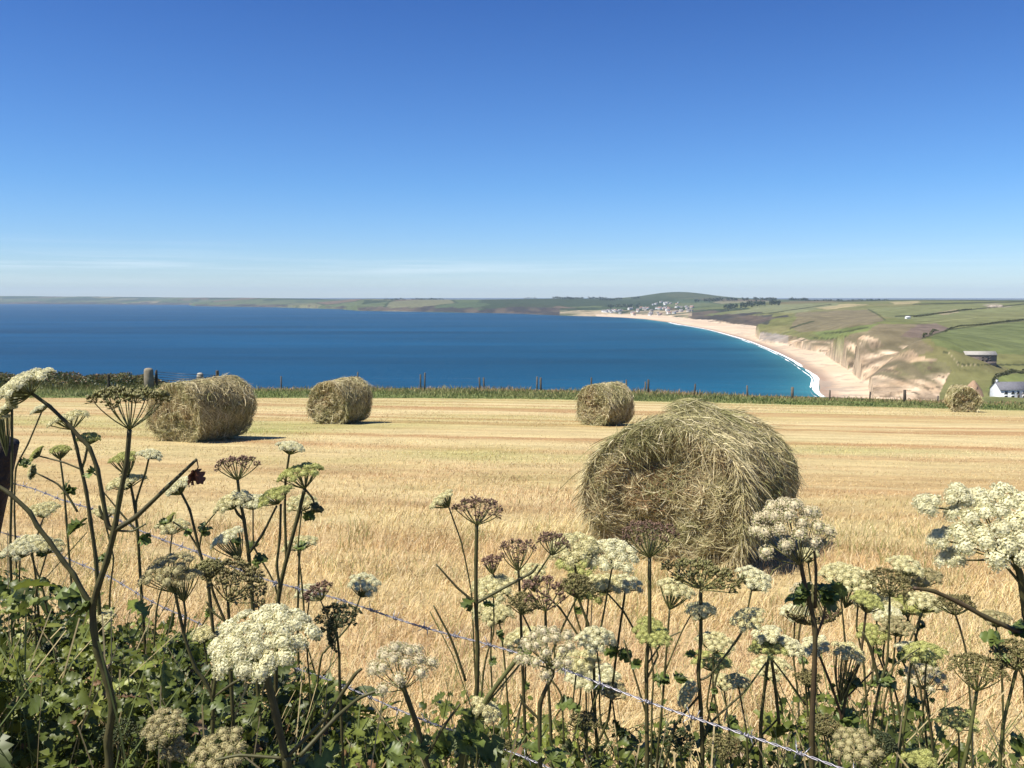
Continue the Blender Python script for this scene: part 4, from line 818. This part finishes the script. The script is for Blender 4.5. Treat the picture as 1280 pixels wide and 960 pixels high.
def plant(label, Y, stems, umbels, lvs=(), stemc=DK, name='hogweed', cat='hogweed', ground=True, group=None, dens=1.0, dy=0):
    """stems: list of (points in photo order, root first; width px at root, at tip); the first one is carried down to the soil.
       umbels: (junction x,y, centre x,y, width px, kind[, tilt to camera[, extra distance]])"""
    mb = MB(); root = None
    for si, (pts, w0, w1) in enumerate(stems):
        W = np.array([P(p[0], p[1], Y+(p[2] if len(p) > 2 else 0)) for p in pts])
        if si == 0 and ground:
            b = W[0]; d = unit(W[0]-W[1]); d = unit(d*np.array([.5,.5,1])+np.array([0,0,-.3])); q = b.copy(); k = 0
            while q[2] > float(near_z(q[0], q[1]))-.03 and k < 400: q = q+d*.01; k += 1
            if k > 6: W = np.vstack([q, (q*.5+b*.5)+[.008,.0,0], W])
            root = empty(name, (q[0], q[1], float(near_z(q[0], q[1]))), label, cat, group or 'hogweed plants growing in the front hedge')
        elif root is None: root = empty(name, W[0], label, cat, group or 'hogweed plants growing in the front hedge')
        path = spline(W, 6)
        if len(W) > 2: tt_ = np.arange(len(path))/6.; path = .45*path+.55*np.stack([np.interp(tt_, np.arange(len(W)), W[:,c_]) for c_ in range(3)],1)
        r0_, r1_ = w0*.37*Y/F, w1*.37*Y/F; k = len(path); rad = np.linspace(r0_, r1_, k)*(1+.07*noise(np.arange(k)*1.,np.full(k,si*3.),2,int(Y*100),2))
        for node in W[1:-1]:
            dd = np.linalg.norm(path-node,axis=1); rad = rad*(1+.16*np.exp(-(dd/(r0_*1.5))**2))
        cst = mixc(stemc*np.ones((k,3)), GR*.9, noise(np.arange(k)*1.,np.full(k,9.),5,int(Y*90)+si,2)*.8-.15)
        mbs = MB(); tube(mbs, path, rad, 16 if w0 > 4 else 6, cst, ribs=.17 if w0 > 4 else 0); mbs.build('stem', M_stem, root, smooth=w0 <= 4)
    for u in umbels:
        jx,jy,cx_,cy_,wp,kd = u[:6]; tc_ = u[6] if len(u) > 6 else .15; ex = u[7] if len(u) > 7 else 0
        Yu = Y+ex; umbel(root, P(jx,jy,Yu), P(cx_,cy_,Yu), wp/2*Yu/F*(1.14 if kd in 'wcyt' and wp < 100 else 1.0), kd, Yu, stemc, tc_, dens=dens, k_umb=u[8] if len(u) > 8 else None)
    if len(lvs):
        for (lx, ly, sz, dx, dz) in lvs:      # leaf: place, size px, direction right / up
            mb = MB()
            b = P(lx,ly,Y); n = 5; dd = np.array([[dx+rng.normal(0,.35), rng.normal(0,.5), dz+rng.normal(0,.3)] for _ in range(n)])
            leaves(mb, np.tile(b,(n,1)), dd, np.array([[0,-.5,1.]])+rng.normal(size=(n,3))*.4, np.full(n,sz*Y/F)*rng.uniform(.6,1.1,n), c3(.095,.125,.028)*rng.uniform(.7,1.4,(n,1)), 3, .5)
            mb.build('leaf', M_leaf, root)
    return root
# left group
plant('tallest dark-stemmed hogweed at the left, its cup of green seed heads above the far bale', 1.42,
 [([(137,960),(135,925),(141,885),(134,850),(122,815),(117,785),(116,757),(122,735),(134,700),(143,663),(150,620),(158,580),(162,537)],15,8),
  ([(143,663),(135,657),(128,620),(122,587),(112,560),(100,547),(87,532),(62,508),(40,492)],8,6),([(143,663),(170,646),(210,608),(246,574)],9,5),
  ([(116,757),(106,744),(92,718),(78,700),(62,677),(47,658),(37,640),(12,617),(-10,603)],9,7),([(143,663),(165,664),(182,655)],4,3),([(135,657),(126,640),(124,632)],5,4)],
 [(162,537,161,493,112,'g',.0),(38,494,28,475,72,'w',.25),(38,494,12,492,40,'c',.3)], [(100,745,30,-1,-.2),(112,750,28,-.8,-.6),(200,655,12,.6,.3)])
plant('slim hogweed just behind the tallest left stem with a small white head above', 2.0,
 [([(126,790),(120,700),(113,650),(108,615),(102,587),(96,560),(90,537)],8,5),([(102,587),(80,578),(49,570)],3,2.5),([(102,587),(106,575),(110,556)],4,4),([(104,600),(97,640),(85,620),(72,605),(45,591)][1:],4,2.5)],
 [(90,537,85,520,52,'c',.05),(110,556,111,545,30,'y',.2),(49,570,44,566,24,'y',.2),(45,591,38,590,22,'c',.2)], [(100,655,22,-.8,-.3),(112,590,12,.6,.2)])
plant('thin-stalked hogweed bent left beyond the timber post with a small white head', 2.9,
 [([(18,640),(20,585),(35,555),(52,515)],3.2,2.5)],[(52,515,49,510,28,'w',.05)],[(25,580,14,1,.2)])
plant('straight pale-headed hogweed at the extreme left edge above the post', 2.2,[([(13,700),(15,600),(15,550),(15,509)],4.5,4)],[(15,512,10,508,40,'w',.05),(8,570,2,520,22,'c',.05)])
plant('pale hogweed with flat cream heads between the tallest left stem and the far bale', 2.3,
 [([(178,760),(172,665),(168,630),(162,600),(158,590)],6,4),([(172,665),(170,628),(182,590),(186,573)],4,3),([(172,665),(150,640),(127,612)],4,2)],
 [(158,612,155,600,54,'c',.05),(186,573,187,566,34,'w',.05),(160,595,154,570,40,'y',.1)],[(175,672,16,1,0),(160,590,12,-.6,.3)])
plant('hogweed with one bright white head seen side-on below the broken stick', 1.9,
 [([(262,745),(257,715),(249,687),(244,665),(237,637),(226,615),(222,607)],6,4),([(249,687),(235,665),(216,652)],3.5,2.5),([(249,685),(254,660),(270,640)],3.5,2.5)],
 [(226,618,219,605,38,'w',.3),(214,652,210,648,20,'y',.2)],[(240,665,16,-1,0),(252,666,14,.9,.4)])
plant('hogweed with a dark brown head over two cream heads left of the picture centre', 1.75,
 [([(318,790),(314,730),(311,695),(305,650),(300,625),(297,600)],8,5),([(305,650),(297,642),(292,632)],5,4),([(311,692),(328,668),(346,632)],5,3.5),([(350,735),(346,707),(350,670),(351,630)],5,4)],
 [(297,600,295,578,62,'n',.0),(292,636,286,625,52,'c',.2),(348,630,343,616,50,'y',.1),(300,630,303,618,30,'w',.1)], [(318,700,18,.5,.3),(300,680,14,-.5,.2)])
plant('hogweed with a yellow-green upturned umbel in front of the golden field, left of centre', 1.85,
 [([(345,790),(350,735),(360,692),(372,647),(381,611)],8,6),([(358,700),(356,640),(357,600),(362,565)],5,3.5),([(381,611),(390,622),(394,632)],4,3)],
 [(381,611,374,587,64,'y',.0),(362,568,364,556,38,'w',.05),(392,640,396,634,20,'g',.2)],[(384,640,14,.5,-.6)])
plant('pale cream hogweed head half hidden behind the yellow-green umbel stem', 2.4,[([(372,780),(373,740),(374,700),(376,682)],5,3)],[(376,688,374,677,48,'c',.1),(300,700,283,668,46,'w',.1)])
plant('hogweed carrying a broad dark olive seed head below the brown-headed stem', 1.6,[([(288,830),(287,790),(285,752)],8,5),([(287,790),(268,745),(262,722)],5,4),([(286,780),(266,765),(258,752)],4,3)],[(285,752,298,722,96,'o',.25),(262,725,262,705,40,'g',.1)])
plant('hogweed with a creamy umbel going to seed over the dark bramble, left', 1.45,
 [([(266,940),(266,905),(266,872),(255,850),(244,835),(231,797),(225,770),(219,741)],8,5),([(266,872),(270,845),(272,816),(272,795)],7,5),([(266,872),(290,855),(318,838)],5,4),([(230,795),(232,770),(230,752)],5,4)],
 [(219,741,206,708,74,'t',.3),(230,752,226,718,50,'t',.15)],[(266,875,20,.8,-.2)])
plant('nearest hogweed in the lower left with the widest dense white flower plate', 1.13,
 [([(360,965),(357,948),(345,894),(334,847),(330,820)],16,12),([(357,948),(370,935),(407,897),(443,844),(452,836)],8,5),([(357,948),(300,944),(270,950)],6,5)],
 [(330,835,325,793,160,'w',.36,0,32)],dens=1.6)
plant('hogweed with loose rounded white clusters just below the upper barbed wire', 1.4,
 [([(540,985),(532,950),(521,905),(510,875),(503,855)],11,8),([(375,945,-.1),(420,897,-.05),(450,872),(482,860)],7,5),([(532,950),(550,915),(575,880)],6,4)],
 [(503,862,500,835,102,'b',.3,0,17)],[(520,930,26,.5,.2),(500,945,26,-.4,.1)],dens=1.1)
HW = plant('small bright white hogweed head over the golden grass right of the widest flower plate', 2.1,[([(400,830),(407,813),(425,795),(439,778),(451,744)],4,3)],[(451,746,457,727,44,'w',.3)])
plant('dark green drooping seed head right behind the widest white flower plate', 1.6,[([(425,860),(424,820),(421,790)],6,4),([(421,795),(405,760),(398,745)],3,2)],[(421,785,421,768,66,'k',.35),(402,750,396,738,44,'n',.2),(421,790,413,790,50,'k',.3)])
plant('browned cream seed head low in the dark leaves at the bottom left', 1.25,[([(215,985),(212,960),(208,930)],6,5)],[(208,935,204,905,62,'t',.45),(215,950,220,935,40,'t',.4)])
plant('broad pale-brown seed head at the bottom edge under the widest white plate', 1.2,[([(280,990),(278,965),(276,955)],6,5)],[(276,958,272,935,76,'t',.5)])
# centre group
plant('upright brown-headed hogweed at the centre with bare side branches', 1.6,
 [([(581,950),(588,926),(596,862),(597,810),(595,754),(595,700),(596,656)],9,6),([(595,754),(572,735),(545,705)],4.5,3),([(595,754),(620,740),(664,716),(672,706)],6,4),([(582,851),(570,815),(562,795),(542,757)],5,3)],
 [(596,656,598,633,72,'n',.1)],[(590,750,18,-.6,-.4),(605,756,14,.9,.1)])
plant('pale hogweed head peeping out left of the central brown seed head', 2.3,[([(592,800),(589,739),(577,679),(561,634)],3,2.5)],[(561,634,551,622,40,'c',.0)])
plant('thick pale-green stalked hogweed crossing the upper wire at the centre', 1.45,
 [([(575,960),(589,911),(611,870),(645,825),(652,812)],11,7),([(600,890),(625,860),(650,830)],3,3)],[(600,900,609,884,48,'c',.15)],[(590,925,34,-.5,.2),(585,915,30,.5,.4),(650,815,20,.8,-.4),(560,940,34,-.6,.3),(600,945,34,.7,.2)],stemc=GR)
plant('hogweed bearing purple-brown seed clusters just right of the central brown head', 1.9,
 [([(655,880),(652,800),(650,745),(648,712)],6,4),([(650,745),(670,720),(690,690)],4,3),([(650,760),(625,735),(616,716)],4,3)],[(648,714,645,685,58,'n',.2),(690,694,692,674,50,'n',.15),(616,718,614,700,30,'n',.2)])
plant('wide cream-headed hogweed in the crowded middle clump left of the nearest bale', 2.1,
 [([(748,960),(744,900),(742,825),(735,780),(724,750),(718,700)],6,4),([(742,825),(752,780),(766,705)],4,3),([(742,825),(700,760),(668,735)],4,3)],
 [(718,704,716,680,72,'c',.3),(766,710,766,690,74,'w',.3),(668,740,664,712,44,'c',.2)])
plant('tangle of brown and green seed heads in the middle clump below the cream heads', 1.75,
 [([(690,960),(688,900),(684,830),(682,775),(682,762)],6,4),([(684,830),(705,780),(722,745)],4,3),([(684,830),(664,790),(652,765)],4,3),([(705,930),(702,870),(690,850)],4,3)],
 [(682,764,683,737,82,'n',.2),(722,748,722,728,54,'o',.3),(652,768,655,750,48,'o',.3)],[(700,880,22,.8,.2)])
plant('small cream hogweed head beside the central stem, right', 2.0,[([(634,870),(630,820),(624,776)],4,3)],[(624,780,622,764,38,'c',.25)])
plant('knobbly white umbel standing in front of the upper wire right of centre', 1.4,
 [([(676,985),(675,950),(675,880),(690,845),(692,826)],8,7),([(675,900),(655,880),(650,868)],5,4)],[(692,836,684,812,92,'b',.45,0,22)],[(672,940,24,-.6,.3),(690,950,26,.6,.3)],dens=1.1)
plant('pale hogweed with small lopsided cream head left of the flat brown umbel', 2.2,[([(735,960),(760,900),(765,862),(772,806),(780,750),(782,732)],5,3.5),([(799,799),(780,765),(757,739)],4,3)],[(782,738,782,727,46,'w',.2),(757,741,756,726,50,'c',.2)],[(771,817,20,-.8,.2),(775,815,20,.9,.1)])
plant('tall straight hogweed with a flat purple-brown umbel against the nearest bale', 1.65,
 [([(808,975),(809,952),(808,832),(812,787),(812,697)],8,6),([(808,832),(830,800),(850,790)],3.5,2.5),([(808,850),(822,820),(818,805)],4,3),([(810,900),(795,850),(780,800)],4,3)],
 [(812,697,811,663,80,'n',.02,0,24),(818,806,818,793,48,'y',.2)],[(800,830,14,-1,.2)])
plant('small white-headed hogweed low against the bale foot, right of the flat brown umbel', 1.95,
 [([(820,970),(826,900),(831,840),(837,761)],5,3.5),([(831,840),(852,790),(866,765)],3,2)],[(837,762,846,733,50,'c',.2)],[(845,850,22,.6,.3),(836,850,20,-.7,.1)])
plant('hogweed with a broad dark-green flat seed umbel under the nearest bale', 1.7,
 [([(878,985),(878,937),(876,885),(873,840),(876,800),(876,735)],8,6),([(874,870),(845,905),(830,960)][::-1],5,4),([(876,850),(887,844),(910,815),(929,787),(936,770)],4,3),([(878,930),(891,901),(930,865),(958,828)],4.5,3)],
 [(876,736,879,714,110,'g',.05,0,26),(876,775,876,760,44,'c',.1),(936,776,934,771,48,'c',.25),(866,870,857,865,42,'c',.1)],[(868,820,16,-.8,.2),(885,915,24,.7,.2)])
plant('bright white hogweed head in front of the shaded foot of the nearest bale', 2.2,[([(896,845),(915,810),(929,787),(940,735)],3.5,3)],[(940,738,945,720,48,'w',.35)])
plant('hogweed with paired cream and white heads left of the ball-headed one', 1.8,
 [([(951,975),(951,904),(957,850),(959,832),(962,818)],7,5),([(974,905),(968,850),(964,822)],6,5),([(1007,881),(985,850),(966,825)],4,3)],
 [(962,818,960,806,52,'y',.1),(964,810,958,790,40,'w',.1),(985,820,992,806,44,'w',.2)],[(960,850,10,-.8,.3)])
plant('little pale hogweed head low between the stems under the bale', 2.0,[([(934,930),(932,907),(925,868),(923,858)],4,3)],[(923,860,923,849,34,'c',.2)])
# right group
plant('tall hogweed with a bunch of beige ball-shaped heads in front of the nearest bale', 1.45,
 [([(1015,980),(1015,900),(1017,862),(1019,787),(1010,745),(1006,731),(1000,700)],11,7),([(1019,760),(1020,712),(1017,682)],6,4),([(1019,800),(1030,770),(1032,745)],5,4)],
 [(1000,706,987,660,112,'b',.55,0,21),(1015,730,1034,772,52,'o',.2,.2),(1015,740,1000,775,44,'o',.3,.2)],
 [(1006,748,24,-1,.0),(1012,738,24,-.8,.2),(1024,738,26,1,.2),(1026,748,24,.9,-.2),(1040,738,22,.9,.3)],stemc=BR,dens=1.3)
plant('brown many-forked hogweed at the foot of the ball-headed one', 1.7,[([(1048,985),(1052,900),(1041,862),(1022,814)],7,4),([(1052,900),(1060,860),(1075,825),(1083,760)],6,4),([(1060,870),(1085,845),(1100,830)],3,2)],
 [(1022,818,1018,804,40,'w',.2),(1083,766,1085,748,44,'y',.2),(1050,880,1062,812,46,'c',.2)],[(1050,900,24,.8,.3),(1060,850,26,1,-.3)],stemc=BR)
plant('pale yellow-green spray of flowers right of the bale foot shadow', 2.4,[([(1060,900),(1056,800),(1050,735)],4,3)],[(1050,735,1045,712,50,'c',.1),(1056,760,1068,726,44,'y',.1)])
plant('spidery green seed umbel on a thin upright stem in front of the open field, right', 1.6,
 [([(1088,960),(1090,906),(1100,856),(1109,827),(1112,760),(1112,742)],6,3.5),([(1100,856),(1088,810),(1078,790)],6,4),([(1100,856),(1120,830),(1150,810)],2.5,2)],[(1112,745,1113,725,70,'o',.35,0,24)],[(1104,850,22,1,.3),(1110,845,18,-.6,-.4)])
plant('white flat-topped hogweed head low at the right, on a green stem', 1.75,[([(1120,975),(1123,947),(1133,889),(1137,835),(1143,822)],6,4),([(1133,889),(1150,880),(1165,865)],2.5,2)],[(1143,824,1146,812,52,'w',.1)],[(1135,880,20,.9,.1),(1142,820,24,-.9,.1)],stemc=GR)
plant('enormous pale white hogweed umbel at the right edge of the picture', 1.05,
 [([(1325,960),(1300,850),(1282,768),(1275,718),(1264,688)],14,10),([(1276,730),(1255,705),(1235,690)],5,4)],
 [(1262,700,1258,652,168,'w',.75,0,30),(1215,690,1172,628,1,'w',.7,0,1)][:1],[],dens=1.5)
plant('small white side cluster left of the enormous right-hand umbel', 1.08,[([(1275,720),(1240,672),(1200,640),(1166,634)],4,3),([(1240,672),(1215,640),(1200,625)],3.5,3),([(1262,690),(1230,700),(1188,700)],3.5,3),([(1262,700),(1200,680),(1180,676)],3,3)],
 [(1166,636,1158,627,40,'w',.6,0,5),(1200,627,1198,615,40,'w',.6,0,5),(1182,677,1176,671,38,'w',.6,0,5),(1190,700,1187,695,40,'w',.6,0,5)],ground=False,dens=1.3)
plant('thick curved bare hogweed stalk sweeping in from the right edge', 1.15,[([(1400,960),(1370,880),(1330,825),(1275,791),(1233,772),(1200,754),(1167,739),(1142,735)],12,6)],[],[(1284,792,24,-1,.1),(1290,785,22,-.9,.25)],stemc=BR)
plant('hogweed with a big brown-green seed umbel on a pale green stem at the lower right', 1.5,
 [([(1202,1000),(1204,960),(1212,922),(1221,864)],8,6)],[(1221,864,1222,830,84,'o',.1,0,24)],stemc=GR)
plant('thin hogweed with a flat brown head at the right above the brown-green umbel', 2.0,[([(1214,900),(1208,818),(1200,785),(1194,768)],4,3)],[(1194,769,1192,751,58,'o',.02)])
plant('brown-headed hogweed at the right edge below the curved stalk', 1.5,[([(1248,985),(1254,906),(1269,843),(1272,835)],7,5),([(1290,960),(1282,880),(1280,850)],6,5)],[(1271,838,1266,812,68,'o',.15),(1280,850,1290,825,60,'o',.2)],[(1250,800,24,-.6,.2),(1285,935,30,-.6,.3)],stemc=GR)
plant('little yellow hogweed head near the bottom right corner', 1.7,[([(1197,985),(1199,940),(1198,910)],4,3)],[(1198,912,1196,896,52,'y',.15)])
plant('browning cream umbel low at the bottom between right-hand stems', 1.4,[([(1078,990),(1076,965),(1074,948)],6,5)],[(1074,950,1070,930,66,'t',.4),(1090,960,1108,925,40,'k',.3)])
# small weeds filling the clump: extra heads of modest size, each its own plant
fill = [(1010,845,2.0,'o',40,'dull seed head low behind the ball-headed plant'),(905,850,2.3,'c',34,'small pale head low between stems right of the dark flat umbel'),(765,860,2.2,'t',40,'faded cream head above the lower wire near the centre'),
 (730,900,1.8,'o',46,'olive seed head at the bottom of the middle clump'),(905,930,1.6,'o',60,'broad olive seed head along the bottom edge under the wire'),(850,925,1.7,'k',50,'dark green seed head at the bottom under the straight brown-headed stem'),
 (1030,905,1.5,'o',56,'olive seed head at the bottom near the ball-headed stem'),(1150,945,1.5,'y',44,'yellowish head at the bottom edge, right'),(255,790,1.9,'c',36,'cream head among leaves right of the left stems'),(128,770,2.0,'c',34,'faint cream head behind the tallest left stem'),
 (40,675,2.4,'w',44,'loose white head over the field right of the timber post'),(75,560,3.0,'y',26,'tiny yellow-green head beyond the left stems'),(1010,690,3.0,'c',30,'tiny pale head in the bale shadow'),(150,910,1.5,'k',60,'dark green seed head deep in the left leaves'),
 (1245,770,2.4,'t',40,'faded seed head behind the curved stalk'),(620,930,1.7,'g',46,'green seed head at the bottom centre')]
for a,b,Yf,kd,wp,lab in fill:
    plant('small hogweed: '+lab, Yf, [([(a+8,b+90),(a+5,b+50),(a,b+12)],4,3)], [(a,b+14,a,b,wp,kd,.2)], [(a+5,b+55,18,.7,.2)])
kk = 0
for i in range(200):
    if kk >= 26: break
    a = rng.uniform(600,1170); b = rng.uniform(690,850) if a > 700 else rng.uniform(690,800)
    if 860 < a < 1060 and b < 735: continue
    kk += 1; wp = rng.uniform(38,68); kd = 'wccwcytb'[rng.integers(8)]
    plant('small cream-headed hogweed, one of the crowd of weeds below the nearest bale', rng.uniform(1.7,2.5), [([(a+rng.normal(0,14),b+110),(a+rng.normal(0,6),b+60),(a,b+14)],4,3)], [(a,b+16,a+rng.normal(0,2),b,wp,kd,rng.uniform(.1,.4))], [(a+5,b+64,11,rng.choice([-.8,.8]),.2)], group='crowded small hogweeds below the nearest bale')
for i in range(9):
    a = rng.uniform(20,400); b = rng.uniform(600,740)
    plant('small pale hogweed among the taller stems on the left side', rng.uniform(1.9,2.8), [([(a+rng.normal(0,14),b+110),(a+rng.normal(0,6),b+60),(a,b+12)],3.5,2.5)], [(a,b+13,a,b,rng.uniform(30,48),'wcyc'[rng.integers(4)],rng.uniform(.05,.3))], [(a+3,b+60,14,rng.choice([-.8,.8]),.2)], group='small hogweeds among the taller left stems')
tl = [o for o in col.objects if o.get('label','').startswith('tallest dark-stemmed')][0]
mb = MB(); b = P(246,575,1.42); tube(mb, [b, b+[.002,0,-.012], P(240,596,1.42)], [.0012,.0008], 4, (.12,.06,.03)); leaves(mb, np.tile(P(243,588,1.42),(4,1)), rng.normal(0,.5,(4,3))+[-.2,0,-1], rng.normal(size=(4,3)), np.full(4,.026), c3(.12,.05,.03)*np.ones((4,3)), 3, .5); mb.build('withered_leaf', M_leaf, tl)
# ------------------------------------------------ leafy mass of the hedge
prof = [(-300,740),(0,742),(40,728),(75,735),(110,765),(150,775),(200,785),(240,800),(300,810),(380,855),(430,870),(470,895),(500,925),(540,900),(570,880),(610,880),(650,900),(700,905),(740,925),(800,915),(830,900),(860,925),(920,930),(960,890),(990,875),(1040,870),(1080,880),(1110,905),(1150,945),(1220,965),(1280,950),(1600,940)]
pp = np.array(prof, float); n = 70000
a = np.concatenate([rng.uniform(-260,500,int(n*.6)), rng.uniform(500,1560,n-int(n*.6))]); Yb = rng.uniform(1.5,2.9,len(a)); tp_ = np.interp(a, pp[:,0], pp[:,1])+rng.normal(0,14,len(a))+26*(noise(a,Yb*60,45,401,3)-.5)
ztop = P(a, tp_, np.full(len(a),2.1))[:,2]; xw = (a-640)/F*Yb*1.12; zg = near_z(xw, Yb); f = rng.random(len(a))**.55
ztop = ztop+(2.1-Yb)*.16; zz = zg+(ztop-zg)*f; k = (ztop > zg+.03)&(noise(xw+Yb*.7, zz*1.1+Yb*.3, .085, 433, 3) > .44)&(rng.random(len(a)) < .55+.45*(a < 520)); px_, py_ = proj(np.stack([xw,Yb,zz],-1)); k &= (py_ > tp_-4) & (py_ < 1150)
base = np.stack([xw,Yb,zz],-1)[k]; n = len(base); fk = f[k]
cn = noise(base[:,0]*1., base[:,2]*1.+base[:,1], .12, 410, 3)
C = mixc(c3(.045,.065,.012)*np.ones((n,3)), c3(.155,.18,.032), (cn-.35)*2.5); C = mixc(C, c3(.22,.24,.05), (rng.random(n) < .05)*.8); C = mixc(C, c3(.20,.11,.06), (rng.random(n) < .022)*.9)
az_ = rng.uniform(0,6.283,n); dd = np.stack([np.cos(az_),np.sin(az_)-.25,rng.normal(.0,.6,n)],-1); up_ = np.stack([rng.normal(-.2,.8,n),rng.normal(-.3,.8,n),np.ones(n)],-1)
mb = MB(); g = rng.random(n)
for lo, hi, lob, wd, sz in ((0,.38,3,.48,(.016,.036)),(.38,.9,2,.40,(.010,.024)),(.9,1,5,.26,(.04,.085))):
    s = (g >= lo)&(g < hi); leaves(mb, base[s], dd[s], up_[s], rng.uniform(sz[0],sz[1],int(s.sum())), C[s]*rng.uniform(.75,1.25,(int(s.sum()),1)), lob, wd, .3, 11)
tag(mb.build('bramble_leaves', M_leaf), 'dense dark green bramble and nettle leaves filling the front hedge', 'undergrowth', kind='stuff')
# thin stalks, dead grass and twigs through it
mb = MB(); n = 2400; a = rng.uniform(-240,1560,n); Yb = rng.uniform(1.4,3.1,n); xw = (a-640)/F*Yb*1.12; tpz = P(a, np.interp(a,pp[:,0],pp[:,1])-rng.exponential(35,n)+30, Yb)[:,2]; zg = near_z(xw,Yb); hh = np.clip(tpz-zg,.1,1.4)
t = np.linspace(0,1,6)[None]; le = rng.normal(0,.16,(n,2)); pts = np.stack([xw[:,None]+le[:,:1]*t**2, Yb[:,None]+le[:,1:]*t**2, zg[:,None]+hh[:,None]*(t-.12*t**3)],-1)
ribbons(mb, pts, rng.uniform(.0015,.0035,n), mixc(c3(.45,.36,.19)*np.ones((n,3)), c3(.12,.15,.05), (rng.random(n) < .5).astype(float)), taper=False)
tag(mb.build('grass_stalks', M_straw), 'thin dry and green grass stalks threading through the front hedge', 'grass', kind='stuff')
# ------------------------------------------------ air
hz = MB(); box(hz, (0,6500,30), (24000,14600,192), (1,1,1))
HZ = bpy.data.materials.new('sea_haze'); HZ.use_nodes = True; t = HZ.node_tree; t.nodes.clear(); o = t.nodes.new('ShaderNodeOutputMaterial'); pv = t.nodes.new('ShaderNodeVolumePrincipled')
pv.inputs['Color'].default_value = (.62,.80,1.0,1); pv.inputs['Density'].default_value = 5.5e-5; pv.inputs['Anisotropy'].default_value = 0
t.links.new(pv.outputs[0], o.inputs['Volume'])
tag(hz.build('haze', HZ), kind='stuff')
